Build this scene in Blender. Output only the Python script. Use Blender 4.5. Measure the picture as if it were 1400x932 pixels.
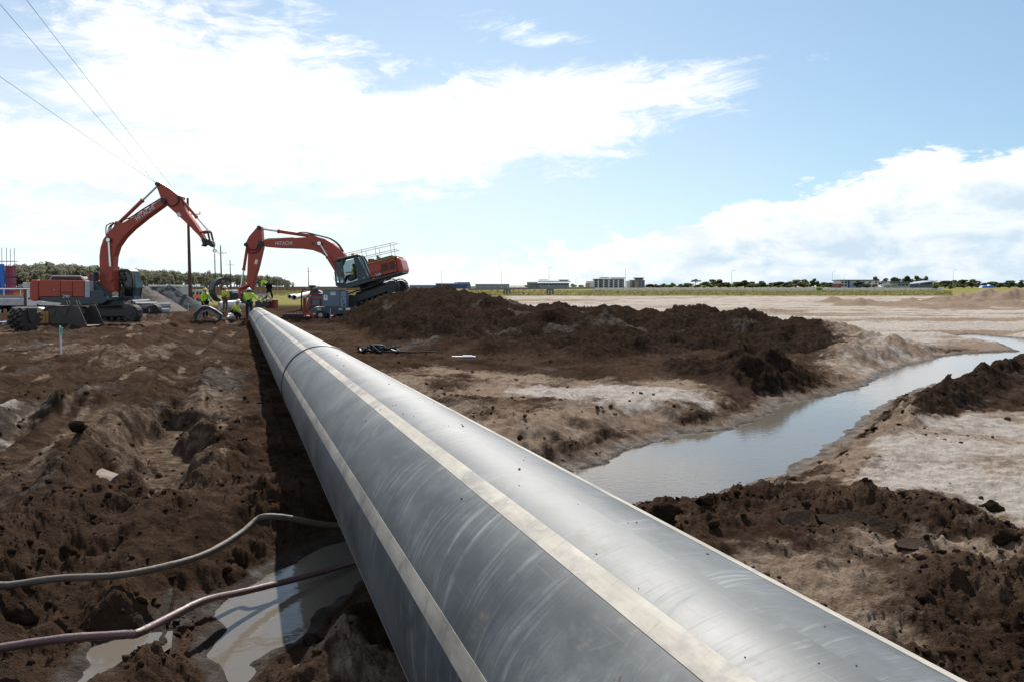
import bpy, bmesh, math, random
import numpy as np
from mathutils import Vector, Matrix, Euler

scene = bpy.context.scene
for o in list(bpy.data.objects):
    bpy.data.objects.remove(o, do_unlink=True)
col = scene.collection
R = math.radians

# ---------------------------------------------------------------- camera, sky, sun, exposure
CAM_H = 1.75
FPX = 1089.0            # focal length in photograph pixels (28 mm on a 36 mm wide frame, 1400 px)
PITCH = math.atan((466 - 392) / FPX)
cam_data = bpy.data.cameras.new('camera')
cam_data.sensor_width = 36.0
cam_data.lens = 36.0 * FPX / 1400.0
cam_data.clip_start = 0.05
cam_data.clip_end = 20000
cam = bpy.data.objects.new('camera', cam_data)
cam.location = (0, 0, CAM_H)
cam.rotation_euler = (math.pi / 2 - PITCH, 0, 0)
col.objects.link(cam)
scene.camera = cam

SUN_AZ = R(-3.0)        # to the right of the camera heading (+Y)
SUN_EL = R(43.0)
SKY_STRENGTH = 0.0615
sun_dir = Vector((math.sin(SUN_AZ) * math.cos(SUN_EL), math.cos(SUN_AZ) * math.cos(SUN_EL), math.sin(SUN_EL)))
sd = bpy.data.lights.new('sun', 'SUN')
sd.energy = 4.8
sd.angle = R(0.6)
sd.color = (1.0, 0.95, 0.88)
sun = bpy.data.objects.new('sun', sd)
sun.rotation_euler = sun_dir.to_track_quat('Z', 'Y').to_euler()
sun.location = (0, 0, 60)
col.objects.link(sun)

scene.view_settings.view_transform = 'Standard'
scene.view_settings.look = 'None'
scene.view_settings.gamma = 1
scene.view_settings.use_curve_mapping = False
scene.view_settings.exposure = 0.85


class E:
    """tiny expression wrapper that writes Math nodes"""
    def __init__(s, nt, sock):
        s.nt, s.s = nt, sock

    def op(s, o, *a):
        n = s.nt.nodes.new('ShaderNodeMath')
        n.operation = o
        for i, v in enumerate((s,) + a):
            if isinstance(v, E):
                s.nt.links.new(v.s, n.inputs[i])
            else:
                n.inputs[i].default_value = v
        return E(s.nt, n.outputs[0])

    def __add__(s, b): return s.op('ADD', b)
    def __radd__(s, b): return s.op('ADD', b)
    def __sub__(s, b): return s.op('SUBTRACT', b)
    def __rsub__(s, b): return s.op('MULTIPLY', -1.0).op('ADD', b)
    def __mul__(s, b): return s.op('MULTIPLY', b)
    def __rmul__(s, b): return s.op('MULTIPLY', b)
    def __truediv__(s, b): return s.op('DIVIDE', b)
    def mx(s, b): return s.op('MAXIMUM', b)
    def mn(s, b): return s.op('MINIMUM', b)
    def pw(s, b): return s.op('POWER', b)

    def ss(s, lo, hi):
        n = s.nt.nodes.new('ShaderNodeMapRange')
        n.interpolation_type = 'SMOOTHSTEP'
        s.nt.links.new(s.s, n.inputs[0])
        n.inputs[1].default_value, n.inputs[2].default_value = lo, hi
        n.inputs[3].default_value, n.inputs[4].default_value = 0.0, 1.0
        return E(s.nt, n.outputs[0])


def vecnode(nt, x, y, z):
    n = nt.nodes.new('ShaderNodeCombineXYZ')
    for i, v in enumerate((x, y, z)):
        if isinstance(v, E):
            nt.links.new(v.s, n.inputs[i])
        else:
            n.inputs[i].default_value = v
    return n.outputs[0]


def noise(nt, vec, scale, detail=4.0, rough=0.5, lac=2.0, dist=0.0):
    n = nt.nodes.new('ShaderNodeTexNoise')
    nt.links.new(vec, n.inputs['Vector'])
    n.inputs['Scale'].default_value = scale
    n.inputs['Detail'].default_value = detail
    n.inputs['Roughness'].default_value = rough
    n.inputs['Lacunarity'].default_value = lac
    n.inputs['Distortion'].default_value = dist
    return E(nt, n.outputs[0])


def mixc(nt, fac, a, b):
    n = nt.nodes.new('ShaderNodeMix')
    n.data_type = 'RGBA'
    for i, v in ((0, fac), (6, a), (7, b)):
        if isinstance(v, E):
            nt.links.new(v.s, n.inputs[i])
        elif isinstance(v, bpy.types.NodeSocket):
            nt.links.new(v, n.inputs[i])
        elif i == 0:
            n.inputs[i].default_value = v
        else:
            n.inputs[i].default_value = (*v[:3], 1)
    return n.outputs[2]


def build_world():
    w = bpy.data.worlds.new('World')
    scene.world = w
    w.use_nodes = True
    nt = w.node_tree
    nt.nodes.clear()
    sky = nt.nodes.new('ShaderNodeTexSky')
    sky.sky_type = 'NISHITA'
    sky.sun_disc = False
    sky.sun_elevation = SUN_EL
    sky.sun_rotation = SUN_AZ
    sky.air_density = 1.0
    sky.dust_density = 0.6
    sky.ozone_density = 1.6
    tc = nt.nodes.new('ShaderNodeTexCoord')
    sp = nt.nodes.new('ShaderNodeSeparateXYZ')
    nt.links.new(tc.outputs['Generated'], sp.inputs[0])
    X, Y, Z = (E(nt, sp.outputs[i]) for i in range(3))
    az = X.op('ARCTAN2', Y) * (180 / math.pi)
    el = Z.op('ARCSINE') * (180 / math.pi)
    d = tc.outputs['Generated']
    # stretched coordinates so that clouds flatten towards the horizon
    sv = vecnode(nt, az * 0.05, el * 0.105, 0.0)
    warp = noise(nt, sv, 1.1, 5, 0.55) - 0.5
    n1 = noise(nt, vecnode(nt, az * 0.05 + warp * 0.5, el * 0.13 + warp * 0.35, 3.1), 1.15, 9, 0.60) - 0.5
    n2 = noise(nt, vecnode(nt, az * 0.12, el * 0.16, 7.7), 1.5, 8, 0.55) - 0.5

    n3 = noise(nt, vecnode(nt, az * 0.05 + warp * 0.8, el * 0.15 + warp * 0.6, 5.5), 4.6, 9, 0.66, 2.1, 0.35) - 0.5

    def blob(a0, e0, ra, re, tilt=0.0):
        c, s = math.cos(R(tilt)), math.sin(R(tilt))
        da, de = az - a0, el - e0
        u = (da * c + de * s) / ra
        v = (de * c - da * s) / re
        return 1.0 - (u * u + v * v).op('SQRT')
    m = blob(-18.5, 12.4, 17.0, 6.6, -6)
    m = m.mx(blob(-7, 11.2, 15.0, 3.9, -4))
    m = m.mx(blob(3.5, 13.2, 14.5, 2.5, 1))
    m = m.mx(blob(2.5, 11.1, 9.5, 1.5, -2))
    m = m.mx(blob(-28, 8.2, 13, 3.6, 4))
    m = m.mx(blob(-11.5, 20.6, 3.4, 1.2) - 0.30)
    m = m.mx(blob(0.5, 17.2, 9.0, 2.8, -8) - 0.58)
    m = m.mx(blob(-24.0, 4.2, 15, 3.6, 2) - 0.15)
    # scattered cloud added out of view, thickened so the pools reflect white
    wide = noise(nt, vecnode(nt, X * 1.0, Y * 1.0, Z * 2.2), 1.7, 5, 0.5)
    back = (wide - 0.47) * 2.4
    away = az.op('ABSOLUTE').ss(34, 55).mx(el.ss(24, 38))
    m = m.mx(back * away - (1.0 - away) * 4.0)
    big = (m + n1 * 1.25 + n3 * 1.9 - 0.03).ss(-0.06, 0.55)
    # low bank of cumulus standing over the horizon, higher to the right
    top = (az - (-4.0)).ss(0, 36) * 7.1 + 1.8
    top = top + n2 * 5.0 + n1 * 1.2 + n3 * 4.2
    bank = (top - el).ss(0.0, 0.7)
    bank = bank * el.ss(-3.0, 0.5)
    bankfade = az.ss(-20, 4)
    bank = bank * (bankfade * 0.75 + 0.25)
    dens = big.mx(bank)
    shade = noise(nt, vecnode(nt, az * 0.09 + 4.0 + warp * 0.4, el * 0.19, 1.3), 2.2, 8, 0.6, 2.0, 0.3)
    low = (top - el).ss(0.3, 4.0)
    grey = (shade.ss(0.46, 0.66) * 0.55 * (1.0 - el.ss(6, 13))).mx(low * bank * (0.35 + shade.ss(0.35, 0.65) * 0.75))
    litc = mixc(nt, grey, (10.3, 10.4, 10.5), (5.9, 7.2, 8.3))
    # thin high veil: brighter and paler sky towards the left
    veil = (1.0 - el.ss(0, 26)) * (1.0 - az.ss(-24, 42)) * 0.68 + 0.24
    veil = veil.mx((1.0 - el.ss(0.0, 8.0)) * 0.75)
    skyg = nt.nodes.new('ShaderNodeHueSaturation')
    skyg.inputs['Saturation'].default_value = 1.20
    skyg.inputs['Value'].default_value = 0.80
    nt.links.new(sky.outputs[0], skyg.inputs['Color'])
    tint = nt.nodes.new('ShaderNodeMix')
    tint.data_type = 'RGBA'
    tint.blend_type = 'MULTIPLY'
    tint.inputs[0].default_value = 1.0
    nt.links.new(skyg.outputs[0], tint.inputs[6])
    tint.inputs[7].default_value = (0.66, 0.98, 1.12, 1)
    sk = mixc(nt, veil, tint.outputs[2], (8.6, 9.35, 9.9))
    final = mixc(nt, dens, sk, litc)
    bg = nt.nodes.new('ShaderNodeBackground')
    bg.inputs[1].default_value = SKY_STRENGTH
    nt.links.new(final, bg.inputs[0])
    out = nt.nodes.new('ShaderNodeOutputWorld')
    nt.links.new(bg.outputs[0], out.inputs[0])
    try:
        w.cycles.sampling_method = 'MANUAL'
        w.cycles.sample_map_resolution = 1024
    except Exception:
        pass


build_world()

# ---------------------------------------------------------------- helpers
cp, spp = math.cos(PITCH), math.sin(PITCH)


def ray(px, py):
    u, v = (px - 700) / FPX, (466 - py) / FPX
    return u, cp + v * spp, -spp + v * cp


def at(px, py, Y):
    """survey point: the place seen at photo pixel (px, py) that lies Y metres ahead"""
    dx, dy, dz = ray(px, py)
    k = Y / dy
    return Vector((dx * k, Y, CAM_H + dz * k))


def gp(px, py, z=0.0):
    """survey point on level z"""
    dx, dy, dz = ray(px, py)
    k = (z - CAM_H) / dz
    return (dx * k, dy * k)


def tag(o, label=None, cat=None, group=None, kind=None):
    if label: o['label'] = label
    if cat: o['category'] = cat
    if group: o['group'] = group
    if kind: o['kind'] = kind
    return o


def empty(name, loc=(0, 0, 0), rz=0.0, label=None, cat=None, group=None):
    o = bpy.data.objects.new(name, None)
    o.empty_display_size = 0.2
    o.location = loc
    o.rotation_euler = (0, 0, rz)
    col.objects.link(o)
    return tag(o, label, cat, group)


def link(name, me, parent=None):
    o = bpy.data.objects.new(name, me)
    col.objects.link(o)
    if parent is not None:
        o.parent = parent
    return o


def copy_tree(o, parent=None):
    c = o.copy()
    col.objects.link(c)
    c.parent = parent
    for ch in list(o.children):
        copy_tree(ch, c)
    return c


class MB:
    def __init__(s):
        s.v, s.f = [], []

    def add(s, vs, fs):
        b = len(s.v)
        s.v += [tuple(v) for v in vs]
        s.f += [tuple(i + b for i in f) for f in fs]
        return s

    def box(s, c, d, rot=None):
        m = rot.to_matrix() if isinstance(rot, Euler) else rot
        vs = []
        for dz in (-.5, .5):
            for dy in (-.5, .5):
                for dx in (-.5, .5):
                    p = Vector((dx * d[0], dy * d[1], dz * d[2]))
                    if m is not None: p = m @ p
                    vs.append(p + Vector(c))
        return s.add(vs, [(0, 2, 3, 1), (4, 5, 7, 6), (0, 1, 5, 4), (2, 6, 7, 3), (0, 4, 6, 2), (1, 3, 7, 5)])

    def prism(s, poly, y0, y1):
        """closed (x, z) outline given thickness from y0 to y1"""
        n = len(poly)
        vs = [(x, y0, z) for x, z in poly] + [(x, y1, z) for x, z in poly]
        a = sum(poly[i][0] * poly[(i + 1) % n][1] - poly[(i + 1) % n][0] * poly[i][1] for i in range(n))
        f0, f1 = tuple(range(n)), tuple(range(2 * n - 1, n - 1, -1))
        fs = [f0, f1] + [((i + 1) % n, i, i + n, (i + 1) % n + n) for i in range(n)]
        if a < 0:
            fs = [tuple(reversed(f)) for f in fs]
        return s.add(vs, fs)

    def tube(s, pts, r, n=10, caps=True):
        pts = [Vector(p) for p in pts]
        rr = r if isinstance(r, (list, tuple)) else [r] * len(pts)
        vs, fs = [], []
        prev = None
        for i, p in enumerate(pts):
            t = (pts[min(i + 1, len(pts) - 1)] - pts[max(i - 1, 0)]).normalized()
            if prev is None:
                a = t.cross(Vector((0, 0, 1)))
                if a.length < 1e-3: a = t.cross(Vector((0, 1, 0)))
            else:
                a = prev - t * prev.dot(t)
            a.normalize()
            prev = a
            b = t.cross(a)
            for k in range(n):
                q = 2 * math.pi * k / n
                vs.append(p + (a * math.cos(q) + b * math.sin(q)) * rr[i])
        for i in range(len(pts) - 1):
            for k in range(n):
                fs.append((i * n + k, i * n + (k + 1) % n, (i + 1) * n + (k + 1) % n, (i + 1) * n + k))
        if caps:
            fs.append(tuple(range(n - 1, -1, -1)))
            fs.append(tuple((len(pts) - 1) * n + k for k in range(n)))
        return s.add(vs, fs)

    def cyl(s, p0, p1, r0, r1=None, n=14):
        return s.tube([p0, p1], [r0, r0 if r1 is None else r1], n)

    def ell(s, c, r, nu=12, nv=8, rot=None):
        c = Vector(c)
        vs, fs = [], []
        for j in range(1, nv):
            th = math.pi * j / nv
            for i in range(nu):
                ph = 2 * math.pi * i / nu
                p = Vector((r[0] * math.sin(th) * math.cos(ph), r[1] * math.sin(th) * math.sin(ph), r[2] * math.cos(th)))
                if rot is not None: p = rot @ p
                vs.append(c + p)
        tp = Vector((0, 0, r[2])); bt = Vector((0, 0, -r[2]))
        if rot is not None: tp, bt = rot @ tp, rot @ bt
        vs += [c + tp, c + bt]
        a, b = len(vs) - 2, len(vs) - 1
        for j in range(nv - 2):
            for i in range(nu):
                fs.append((j * nu + i, (j + 1) * nu + i, (j + 1) * nu + (i + 1) % nu, j * nu + (i + 1) % nu))
        for i in range(nu):
            fs.append((a, i, (i + 1) % nu))
            fs.append((b, (nv - 2) * nu + (i + 1) % nu, (nv - 2) * nu + i))
        return s.add(vs, fs)

    def quad(s, a, b, c, d):
        return s.add([a, b, c, d], [(0, 1, 2, 3)])

    def mesh(s, name, mat, smooth=False):
        me = bpy.data.meshes.new(name)
        me.from_pydata(s.v, [], s.f)
        if mat is not None: me.materials.append(mat)
        if smooth: me.polygons.foreach_set('use_smooth', [True] * len(me.polygons))
        me.update()
        return me

    def build(s, name, mat, parent=None, smooth=False, bevel=0.0):
        o = link(name, s.mesh(name, mat, smooth), parent)
        if smooth and hasattr(o.data, 'set_sharp_from_angle'):
            o.data.set_sharp_from_angle(angle=R(40))
        if bevel:
            b = o.modifiers.new('bevel', 'BEVEL')
            b.width = bevel
            b.segments = 2
            b.limit_method = 'ANGLE'
            b.angle_limit = R(35)
        return o


# ---------------------------------------------------------------- materials
MATS = {}


def principled(name):
    m = bpy.data.materials.new(name)
    m.use_nodes = True
    nt = m.node_tree
    b = nt.nodes['Principled BSDF']
    return m, nt, b


def mat(name, base, rough=0.6, metal=0.0, dirt=0.25, dirtc=(0.10, 0.075, 0.055), nscale=3.0, spec=0.5, bump=0.0, coat=0.0):
    """painted or raw surface with uneven wear and soil on it"""
    if name in MATS: return MATS[name]
    m, nt, b = principled(name)
    tc = nt.nodes.new('ShaderNodeTexCoord')
    v = tc.outputs['Object']
    a = noise(nt, v, nscale, 6, 0.62)
    c = noise(nt, v, nscale * 6.0, 5, 0.6)
    f = (a * 0.7 + c * 0.3).ss(0.46, 0.74) * dirt
    g = mixc(nt, c * 0.30, base, tuple(x * 0.72 for x in base))
    nt.links.new(mixc(nt, f, g, dirtc), b.inputs['Base Color'])
    nt.links.new((f * 0.4 + rough + (c - 0.5) * 0.12).s, b.inputs['Roughness'])
    b.inputs['Metallic'].default_value = metal
    b.inputs['Specular IOR Level'].default_value = spec if rough < 0.8 else 0.05
    b.inputs['Coat Weight'].default_value = coat
    if bump:
        bn = nt.nodes.new('ShaderNodeBump')
        bn.inputs['Strength'].default_value = bump
        bn.inputs['Distance'].default_value = 0.02
        nt.links.new(c.s, bn.inputs['Height'])
        nt.links.new(bn.outputs[0], b.inputs['Normal'])
    MATS[name] = m
    return m


# ---------------------------------------------------------------- numeric noise for the terrain
rng = np.random.RandomState(11)
PERM = rng.permutation(256).astype(np.int32)
PERM2 = np.concatenate([PERM, PERM])
GA = rng.rand(256).astype(np.float32) * 2 * np.pi
GX, GY = np.cos(GA), np.sin(GA)
RX, RY, RZ = (rng.rand(256).astype(np.float32) for _ in range(3))


def perlin(x, y, seed=0):
    x = np.asarray(x, np.float32) + seed * 17.31
    y = np.asarray(y, np.float32) + seed * 9.77
    fx, fy = np.floor(x), np.floor(y)
    ix, iy = fx.astype(np.int32) & 255, fy.astype(np.int32) & 255
    x, y = x - fx, y - fy
    u, v = x * x * x * (x * (x * 6 - 15) + 10), y * y * y * (y * (y * 6 - 15) + 10)
    ix1, iy1 = (ix + 1) & 255, (iy + 1) & 255

    def g(a, b, dx, dy):
        h = PERM2[PERM2[a] + b]
        return GX[h] * dx + GY[h] * dy
    n0 = g(ix, iy, x, y) * (1 - u) + g(ix1, iy, x - 1, y) * u
    n1 = g(ix, iy1, x, y - 1) * (1 - u) + g(ix1, iy1, x - 1, y - 1) * u
    return (n0 * (1 - v) + n1 * v) * 1.5


def fbm(x, y, octs, seed=0, gain=0.5, ridged=False):
    t, a, s = 0.0, 1.0, 1.0
    for i in range(octs):
        n = perlin(x * s, y * s, seed + i * 3)
        if ridged: n = np.abs(n) * 2 - 0.5
        t = t + n * a
        a *= gain
        s *= 2.03
    return t


def domes(x, y, cell, seed, rmin=0.25, rmax=0.6, keep=0.7):
    """height (in cells) of lumps strewn one per cell"""
    x = np.asarray(x, np.float32) / cell + seed * 7.3
    y = np.asarray(y, np.float32) / cell + seed * 3.9
    fx, fy = np.floor(x), np.floor(y)
    ix, iy = fx.astype(np.int32), fy.astype(np.int32)
    x, y = x - fx, y - fy
    h = np.zeros_like(x)
    for dx in (-1, 0, 1):
        for dy in (-1, 0, 1):
            k = PERM2[PERM2[(ix + dx) & 255] + ((iy + dy) & 255)]
            r = rmin + (rmax - rmin) * RZ[k]
            q = (dx + RX[k] - x) ** 2 + (dy + RY[k] - y) ** 2
            hh = np.maximum(0, 1 - q / (r * r)) ** 0.8 * r * (RX[(k * 7 + 3) & 255] < keep)
            h = np.maximum(h, hh)
    return h


def sstep(a, b, x):
    t = np.clip((x - a) / (b - a), 0, 1)
    return t * t * (3 - 2 * t)


def sdpoly(x, y, poly):
    """signed distance to a polygon, negative inside"""
    d = np.full(x.shape, 1e9, np.float32)
    ins = np.zeros(x.shape, bool)
    n = len(poly)
    for i in range(n):
        x0, y0 = poly[i]
        x1, y1 = poly[(i + 1) % n]
        ex, ey = x1 - x0, y1 - y0
        wx, wy = x - x0, y - y0
        t = np.clip((wx * ex + wy * ey) / (ex * ex + ey * ey + 1e-9), 0, 1)
        d = np.minimum(d, (wx - ex * t) ** 2 + (wy - ey * t) ** 2)
        c = ((y0 <= y) & (y1 > y)) | ((y1 <= y) & (y0 > y))
        if abs(ey) > 1e-9:
            ins ^= c & (x < x0 + ex * (y - y0) / ey)
    d = np.sqrt(d)
    return np.where(ins, -d, d)


def dline(x, y, pts):
    """distance to a polyline and the position along it (0..1)"""
    d = np.full(x.shape, 1e9, np.float32)
    s = np.zeros(x.shape, np.float32)
    n = len(pts) - 1
    for i in range(n):
        x0, y0 = pts[i][:2]
        x1, y1 = pts[i + 1][:2]
        ex, ey = x1 - x0, y1 - y0
        t = np.clip(((x - x0) * ex + (y - y0) * ey) / (ex * ex + ey * ey + 1e-9), 0, 1)
        q = (x - x0 - ex * t) ** 2 + (y - y0 - ey * t) ** 2
        m = q < d
        d = np.where(m, q, d)
        s = np.where(m, (i + t) / n, s)
    return np.sqrt(d), s


# ---------------------------------------------------------------- the pipe's line
PA = math.atan((700 - 327) / FPX)           # heading of the pipe, to the left of the camera's
PC, PS = math.cos(PA), math.sin(PA)
PIPE_A, PIPE_R = 0.987, 0.5


def pipe_pt(t):
    return Vector((PIPE_A * PC - t * PS, PIPE_A * PS + t * PC, CAM_H - 1.136 - 0.0115 * t))


def pipe_frame(x, y):
    """lateral offset a (right positive) and run t in the pipe's frame"""
    return x * PC + y * PS, -x * PS + y * PC


# ---------------------------------------------------------------- terrain
WL = -0.35
CREEK = [gp(*p, WL) for p in ((285, 990), (286, 880), (297, 832), (365, 780), (470, 736))] + \
        [gp(*p, WL) for p in ((785, 640), (830, 631), (848, 618), (930, 592), (1000, 586), (1052, 563), (1066, 549), (1112, 545), (1180, 528),
                              (1208, 508), (1285, 488), (1318, 483), (1391, 480), (1362, 468), (1296, 460), (1326, 456.5), (1420, 465), (1540, 470),
                              (1540, 489), (1400, 495), (1340, 509), (1252, 533), (1213, 552), (1190, 567), (1142, 605), (1072, 648), (955, 684), (862, 694))] + \
        [gp(*p, WL) for p in ((500, 792), (418, 864), (335, 935), (300, 990))]
WL2 = -0.24
PUD2 = [gp(*p, WL2) for p in ((88, 925), (118, 893), (170, 872), (226, 866), (222, 884), (180, 912), (150, 935), (110, 960))]
# crest of the dug-out heap: (x, y, z)
CREST = [(-13.0, 50, -0.2), (-10.5, 49, 0.15), (-8.6, 48.5, 0.75), (-6.4, 47, 1.55), (-4.2, 43, 1.72), (-2.2, 40, 1.55), (0.7, 38, 1.22), (4.1, 37, 1.02),
         (6.4, 35, 0.86), (8.5, 31, 0.72), (10.3, 28.5, 0.62), (12.0, 26.5, 0.42), (13.6, 25.5, 0.05), (15.5, 25, -0.25)]
CX = [c[0] for c in CREST]
POLYS = {
    'mid_sand': [gp(*p) for p in ((470, 505), (600, 492), (760, 512), (930, 515), (1050, 545), (1000, 575), (900, 590), (840, 612), (800, 640), (690, 640), (560, 560))],
    'pale_mid': [gp(*p) for p in ((700, 527), (820, 520), (960, 530), (1000, 545), (830, 552), (720, 540))],
    'right_sand': [gp(*p, 0.1) for p in ((1150, 612), (1200, 575), (1270, 548), (1400, 535), (1560, 540), (1560, 700), (1400, 690), (1330, 665), (1260, 632), (1190, 640))],
    'right_pale': [gp(*p, 0.1) for p in ((1215, 610), (1280, 598), (1360, 606), (1340, 628), (1250, 632))],
    'right_tread': [gp(*p, 0.1) for p in ((1050, 690), (1180, 680), (1250, 700), (1240, 760), (1150, 800), (1050, 770), (1000, 740))],
    'bank_right': [gp(*p, -0.2) for p in ((1000, 690), (1080, 655), (1150, 608), (1195, 575), (1250, 550), (1260, 600), (1180, 640), (1100, 660), (1040, 690))],
    'far_bank': [gp(*p) for p in ((1090, 448), (1180, 436), (1260, 450), (1300, 470), (1290, 486), (1220, 505), (1180, 520), (1120, 490), (1160, 470))],
    'left_pale1': [gp(*p) for p in ((-200, 590), (0, 548), (140, 520), (160, 530), (60, 560), (0, 582), (-200, 640))],
    'left_pale2': [gp(*p) for p in ((255, 508), (330, 500), (345, 540), (300, 545), (262, 530))],
    'left_pale3': [gp(*p) for p in ((-100, 690), (30, 665), (95, 660), (40, 690), (-100, 740))],
    'left_pale4': [gp(*p) for p in ((0, 466), (80, 458), (150, 455), (90, 468), (0, 478))],
    'left_track': [gp(*p) for p in ((-150, 660), (100, 590), (200, 540), (290, 470), (330, 455), (300, 490), (230, 545), (150, 610), (-100, 720))],
    'mound_bottom': [gp(*p) for p in ((395, 885), (440, 858), (480, 850), (500, 890), (520, 940), (370, 960))],
    'pad': [gp(*p) for p in ((690, 424), (712, 424), (800, 441), (782, 444))],
}

FLATS = []                                   # levelled standing places (x, y, radius, height)
for fpx, fpy, fY, fr in ((153, 438.5, 47, 3.2), (281, 436.5, 46.5, .8), (308, 427, 55, 1.0), (322, 438.5, 44.5, .8), (341, 438.5, 44, .7), (284.5, 438, 43, .9), (98, 447, 38, 1.7), (34, 452, 35, 1.2),
                         (58, 443, 37.5, 1.5), (20, 430, 44, 3.5), (461, 435, 47.5, 1.3), (430, 435, 49, 1.3), (401, 434, 45.5, .9), (217, 428, 49, 2.2), (315, 437.5, 44, .5)):
    fp = at(fpx, fpy, fY)
    FLATS.append((fp.x, fp.y, fr, fp.z))


def terrain(x, y, detail=True):
    """height and the four soil weights (sand, pale, clay, wet) at world x, y"""
    x = np.asarray(x, np.float32)
    y = np.asarray(y, np.float32)
    a, t = pipe_frame(x, y)
    r = np.hypot(x, y)
    ahead = sstep(-2.0, 1.0, y)
    wx = x + 0.35 * perlin(x * 0.9, y * 0.9, 41) + 0.10 * perlin(x * 3.1, y * 3.1, 42)
    wy = y + 0.35 * perlin(x * 0.9, y * 0.9, 43) + 0.10 * perlin(x * 3.1, y * 3.1, 44)
    near = sstep(90, 50, r)
    z = -0.0048 * np.clip(y, 0, 46)
    z = z + 0.10 * fbm(x * 0.13, y * 0.13, 3, 1) * near
    z = z + 0.05 * fbm(x * 0.010, y * 0.010, 2, 5) * sstep(60, 300, r)
    sand = np.zeros_like(x); pale = np.zeros_like(x); clay = np.zeros_like(x); wet = np.zeros_like(x)
    rough = np.full_like(x, 0.5) * near

    # wheel and track ruts along the working strip left of the pipe
    left = sstep(0.55, -0.3, a) * ahead
    rut = perlin(a * 1.25 + 0.5 * perlin(t * 0.18, a * 0.3, 61), t * 0.055, 62)
    z = z + left * near * (0.09 * rut - 0.04)
    for a0, dep in ((-1.15, .10), (-3.0, .13), (-4.3, .10), (-6.6, .13), (-8.0, .10)):
        w0 = a - a0 - 0.28 * perlin(t * 0.10, np.full_like(t, a0), 66)
        z = z + left * near * (-dep * np.exp(-(w0 / 0.24) ** 2) + 0.6 * dep * np.exp(-((np.abs(w0) - 0.42) / 0.14) ** 2)) * (0.4 + 0.8 * sstep(-0.3, 0.3, perlin(t * 0.16, a * 0.2, 67)))
    tread = np.abs(((t * 3.4 + 0.6 * perlin(a * 2, t * 0.6, 63)) % 1.0) - 0.5)
    z = z - left * near * sstep(0.05, 0.45, -rut) * tread * 0.045 * sstep(26, 14, r)
    rough = rough * (1 - 0.45 * left * sstep(0.0, 0.5, -rut))

    def ridge(pts, w, h, zz=0.0, sharp=1.0):
        nonlocal z, rough
        d, s = dline(wx, wy, [gp(*p, zz) for p in pts])
        k = np.clip(1 - d / w, 0, 1) ** sharp
        k = k * k * (3 - 2 * k) * np.clip(np.minimum(s, 1 - s) * 6 + 0.25, 0, 1)
        z = z + h * k * (1 + 0.5 * perlin(x * 1.7, y * 1.7, 65))
        rough = np.maximum(rough, np.minimum(k * 1.6, 1.0))
    ridge(((20, 800), (70, 720), (120, 660), (170, 590), (215, 545), (245, 520)), 0.75, 0.17)
    ridge(((240, 700), (262, 650), (300, 600), (320, 560)), 0.55, 0.13)
    d = np.hypot(x - gp(200, 850)[0], y - gp(200, 850)[1])
    z = z - 0.13 * sstep(1.5, 0.3, d)
    ridge(((165, 985), (205, 900), (255, 850), (285, 800), (330, 760), (380, 728), (440, 712)), 0.30, 0.15, -0.2)
    ridge(((-80, 900), (60, 860), (130, 850), (210, 815), (262, 780)), 0.34, 0.06, -0.1)
    ridge(((-150, 600), (0, 565), (100, 553), (150, 548)), 0.7, 0.20)
    ridge(((170, 470), (150, 490), (110, 500)), 0.6, 0.14)
    ridge(((240, 600), (300, 640), (345, 690)), 0.3, 0.10)
    d, s = dline(wx, wy, [gp(*p) for p in ((252, 560), (228, 590), (205, 640), (196, 672))])
    z = z - 0.50 * sstep(0.62, 0.12, d) * (1 - 0.65 * s)
    # stepped wall at the head of that dug hole
    # spoil next to the pipe, bottom of the picture
    d, s = dline(wx, wy, [gp(*p) for p in ((360, 960), (430, 890), (500, 830))])
    z = z + 0.17 * sstep(0.5, 0.0, d)

    # ground right of the pipe
    right = sstep(0.9, 1.6, a) * ahead
    nearright = right * sstep(9.5, 7.5, t - 0.05 * a)
    z = z + nearright * (-0.15 + 0.05 * perlin(x * .6, y * .6, 71))
    ridge(((880, 692), (960, 690), (1050, 668), (1130, 668), (1230, 672), (1330, 700), (1420, 730), (1540, 760)), 0.40, 0.045, 0.0)
    ridge(((1190, 575), (1240, 548), (1320, 520), (1400, 505), (1540, 490)), 0.75, 0.20, 0.0)
    ridge(((1000, 742), (1080, 800), (1170, 850), (1260, 900), (1340, 980)), 0.4, 0.06, 0.0)
    ridge(((1240, 760), (1320, 760), (1420, 780)), 0.5, 0.06, 0.0)
    ridge(((560, 512), (640, 540), (760, 600), (850, 598)), 0.5, 0.06, 0.0)
    ridge(((700, 618), (790, 602), (880, 575), (960, 555)), 0.9, 0.16, -0.05)
    rough = np.where(nearright > 0.3, np.maximum(rough, 0.62), rough)

    # spoil heap
    yc = np.interp(x, CX, [c[1] for c in CREST]).astype(np.float32)
    zc = np.interp(x, CX, [c[2] + (0.2 if c[0] < -1 else 0.0) for c in CREST]).astype(np.float32)
    wf = np.interp(x, [-12, -8, -4, 2, 8, 12], [9, 13, 20, 21, 13.5, 9.5])
    u = np.where(y < yc, (yc - y) / wf, (y - yc) / np.interp(x, [-12, -6, 0, 8], [7, 7, 4, 3]))
    u = u + 0.10 * fbm(x * 0.16, y * 0.10, 3, 81)
    prof = np.clip(1 - u, 0, 1)
    prof = np.where(y < yc, 0.55 * prof ** 1.6 + 0.45 * sstep(0, 1, prof), sstep(0, 1, prof))
    heap = zc * prof
    hm = sstep(0.02, 0.16, prof) * sstep(-13, -11, x) * sstep(15.5, 13.5, x)
    lump = fbm(x * 0.42, y * 0.26, 4, 83, 0.55, True)
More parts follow.
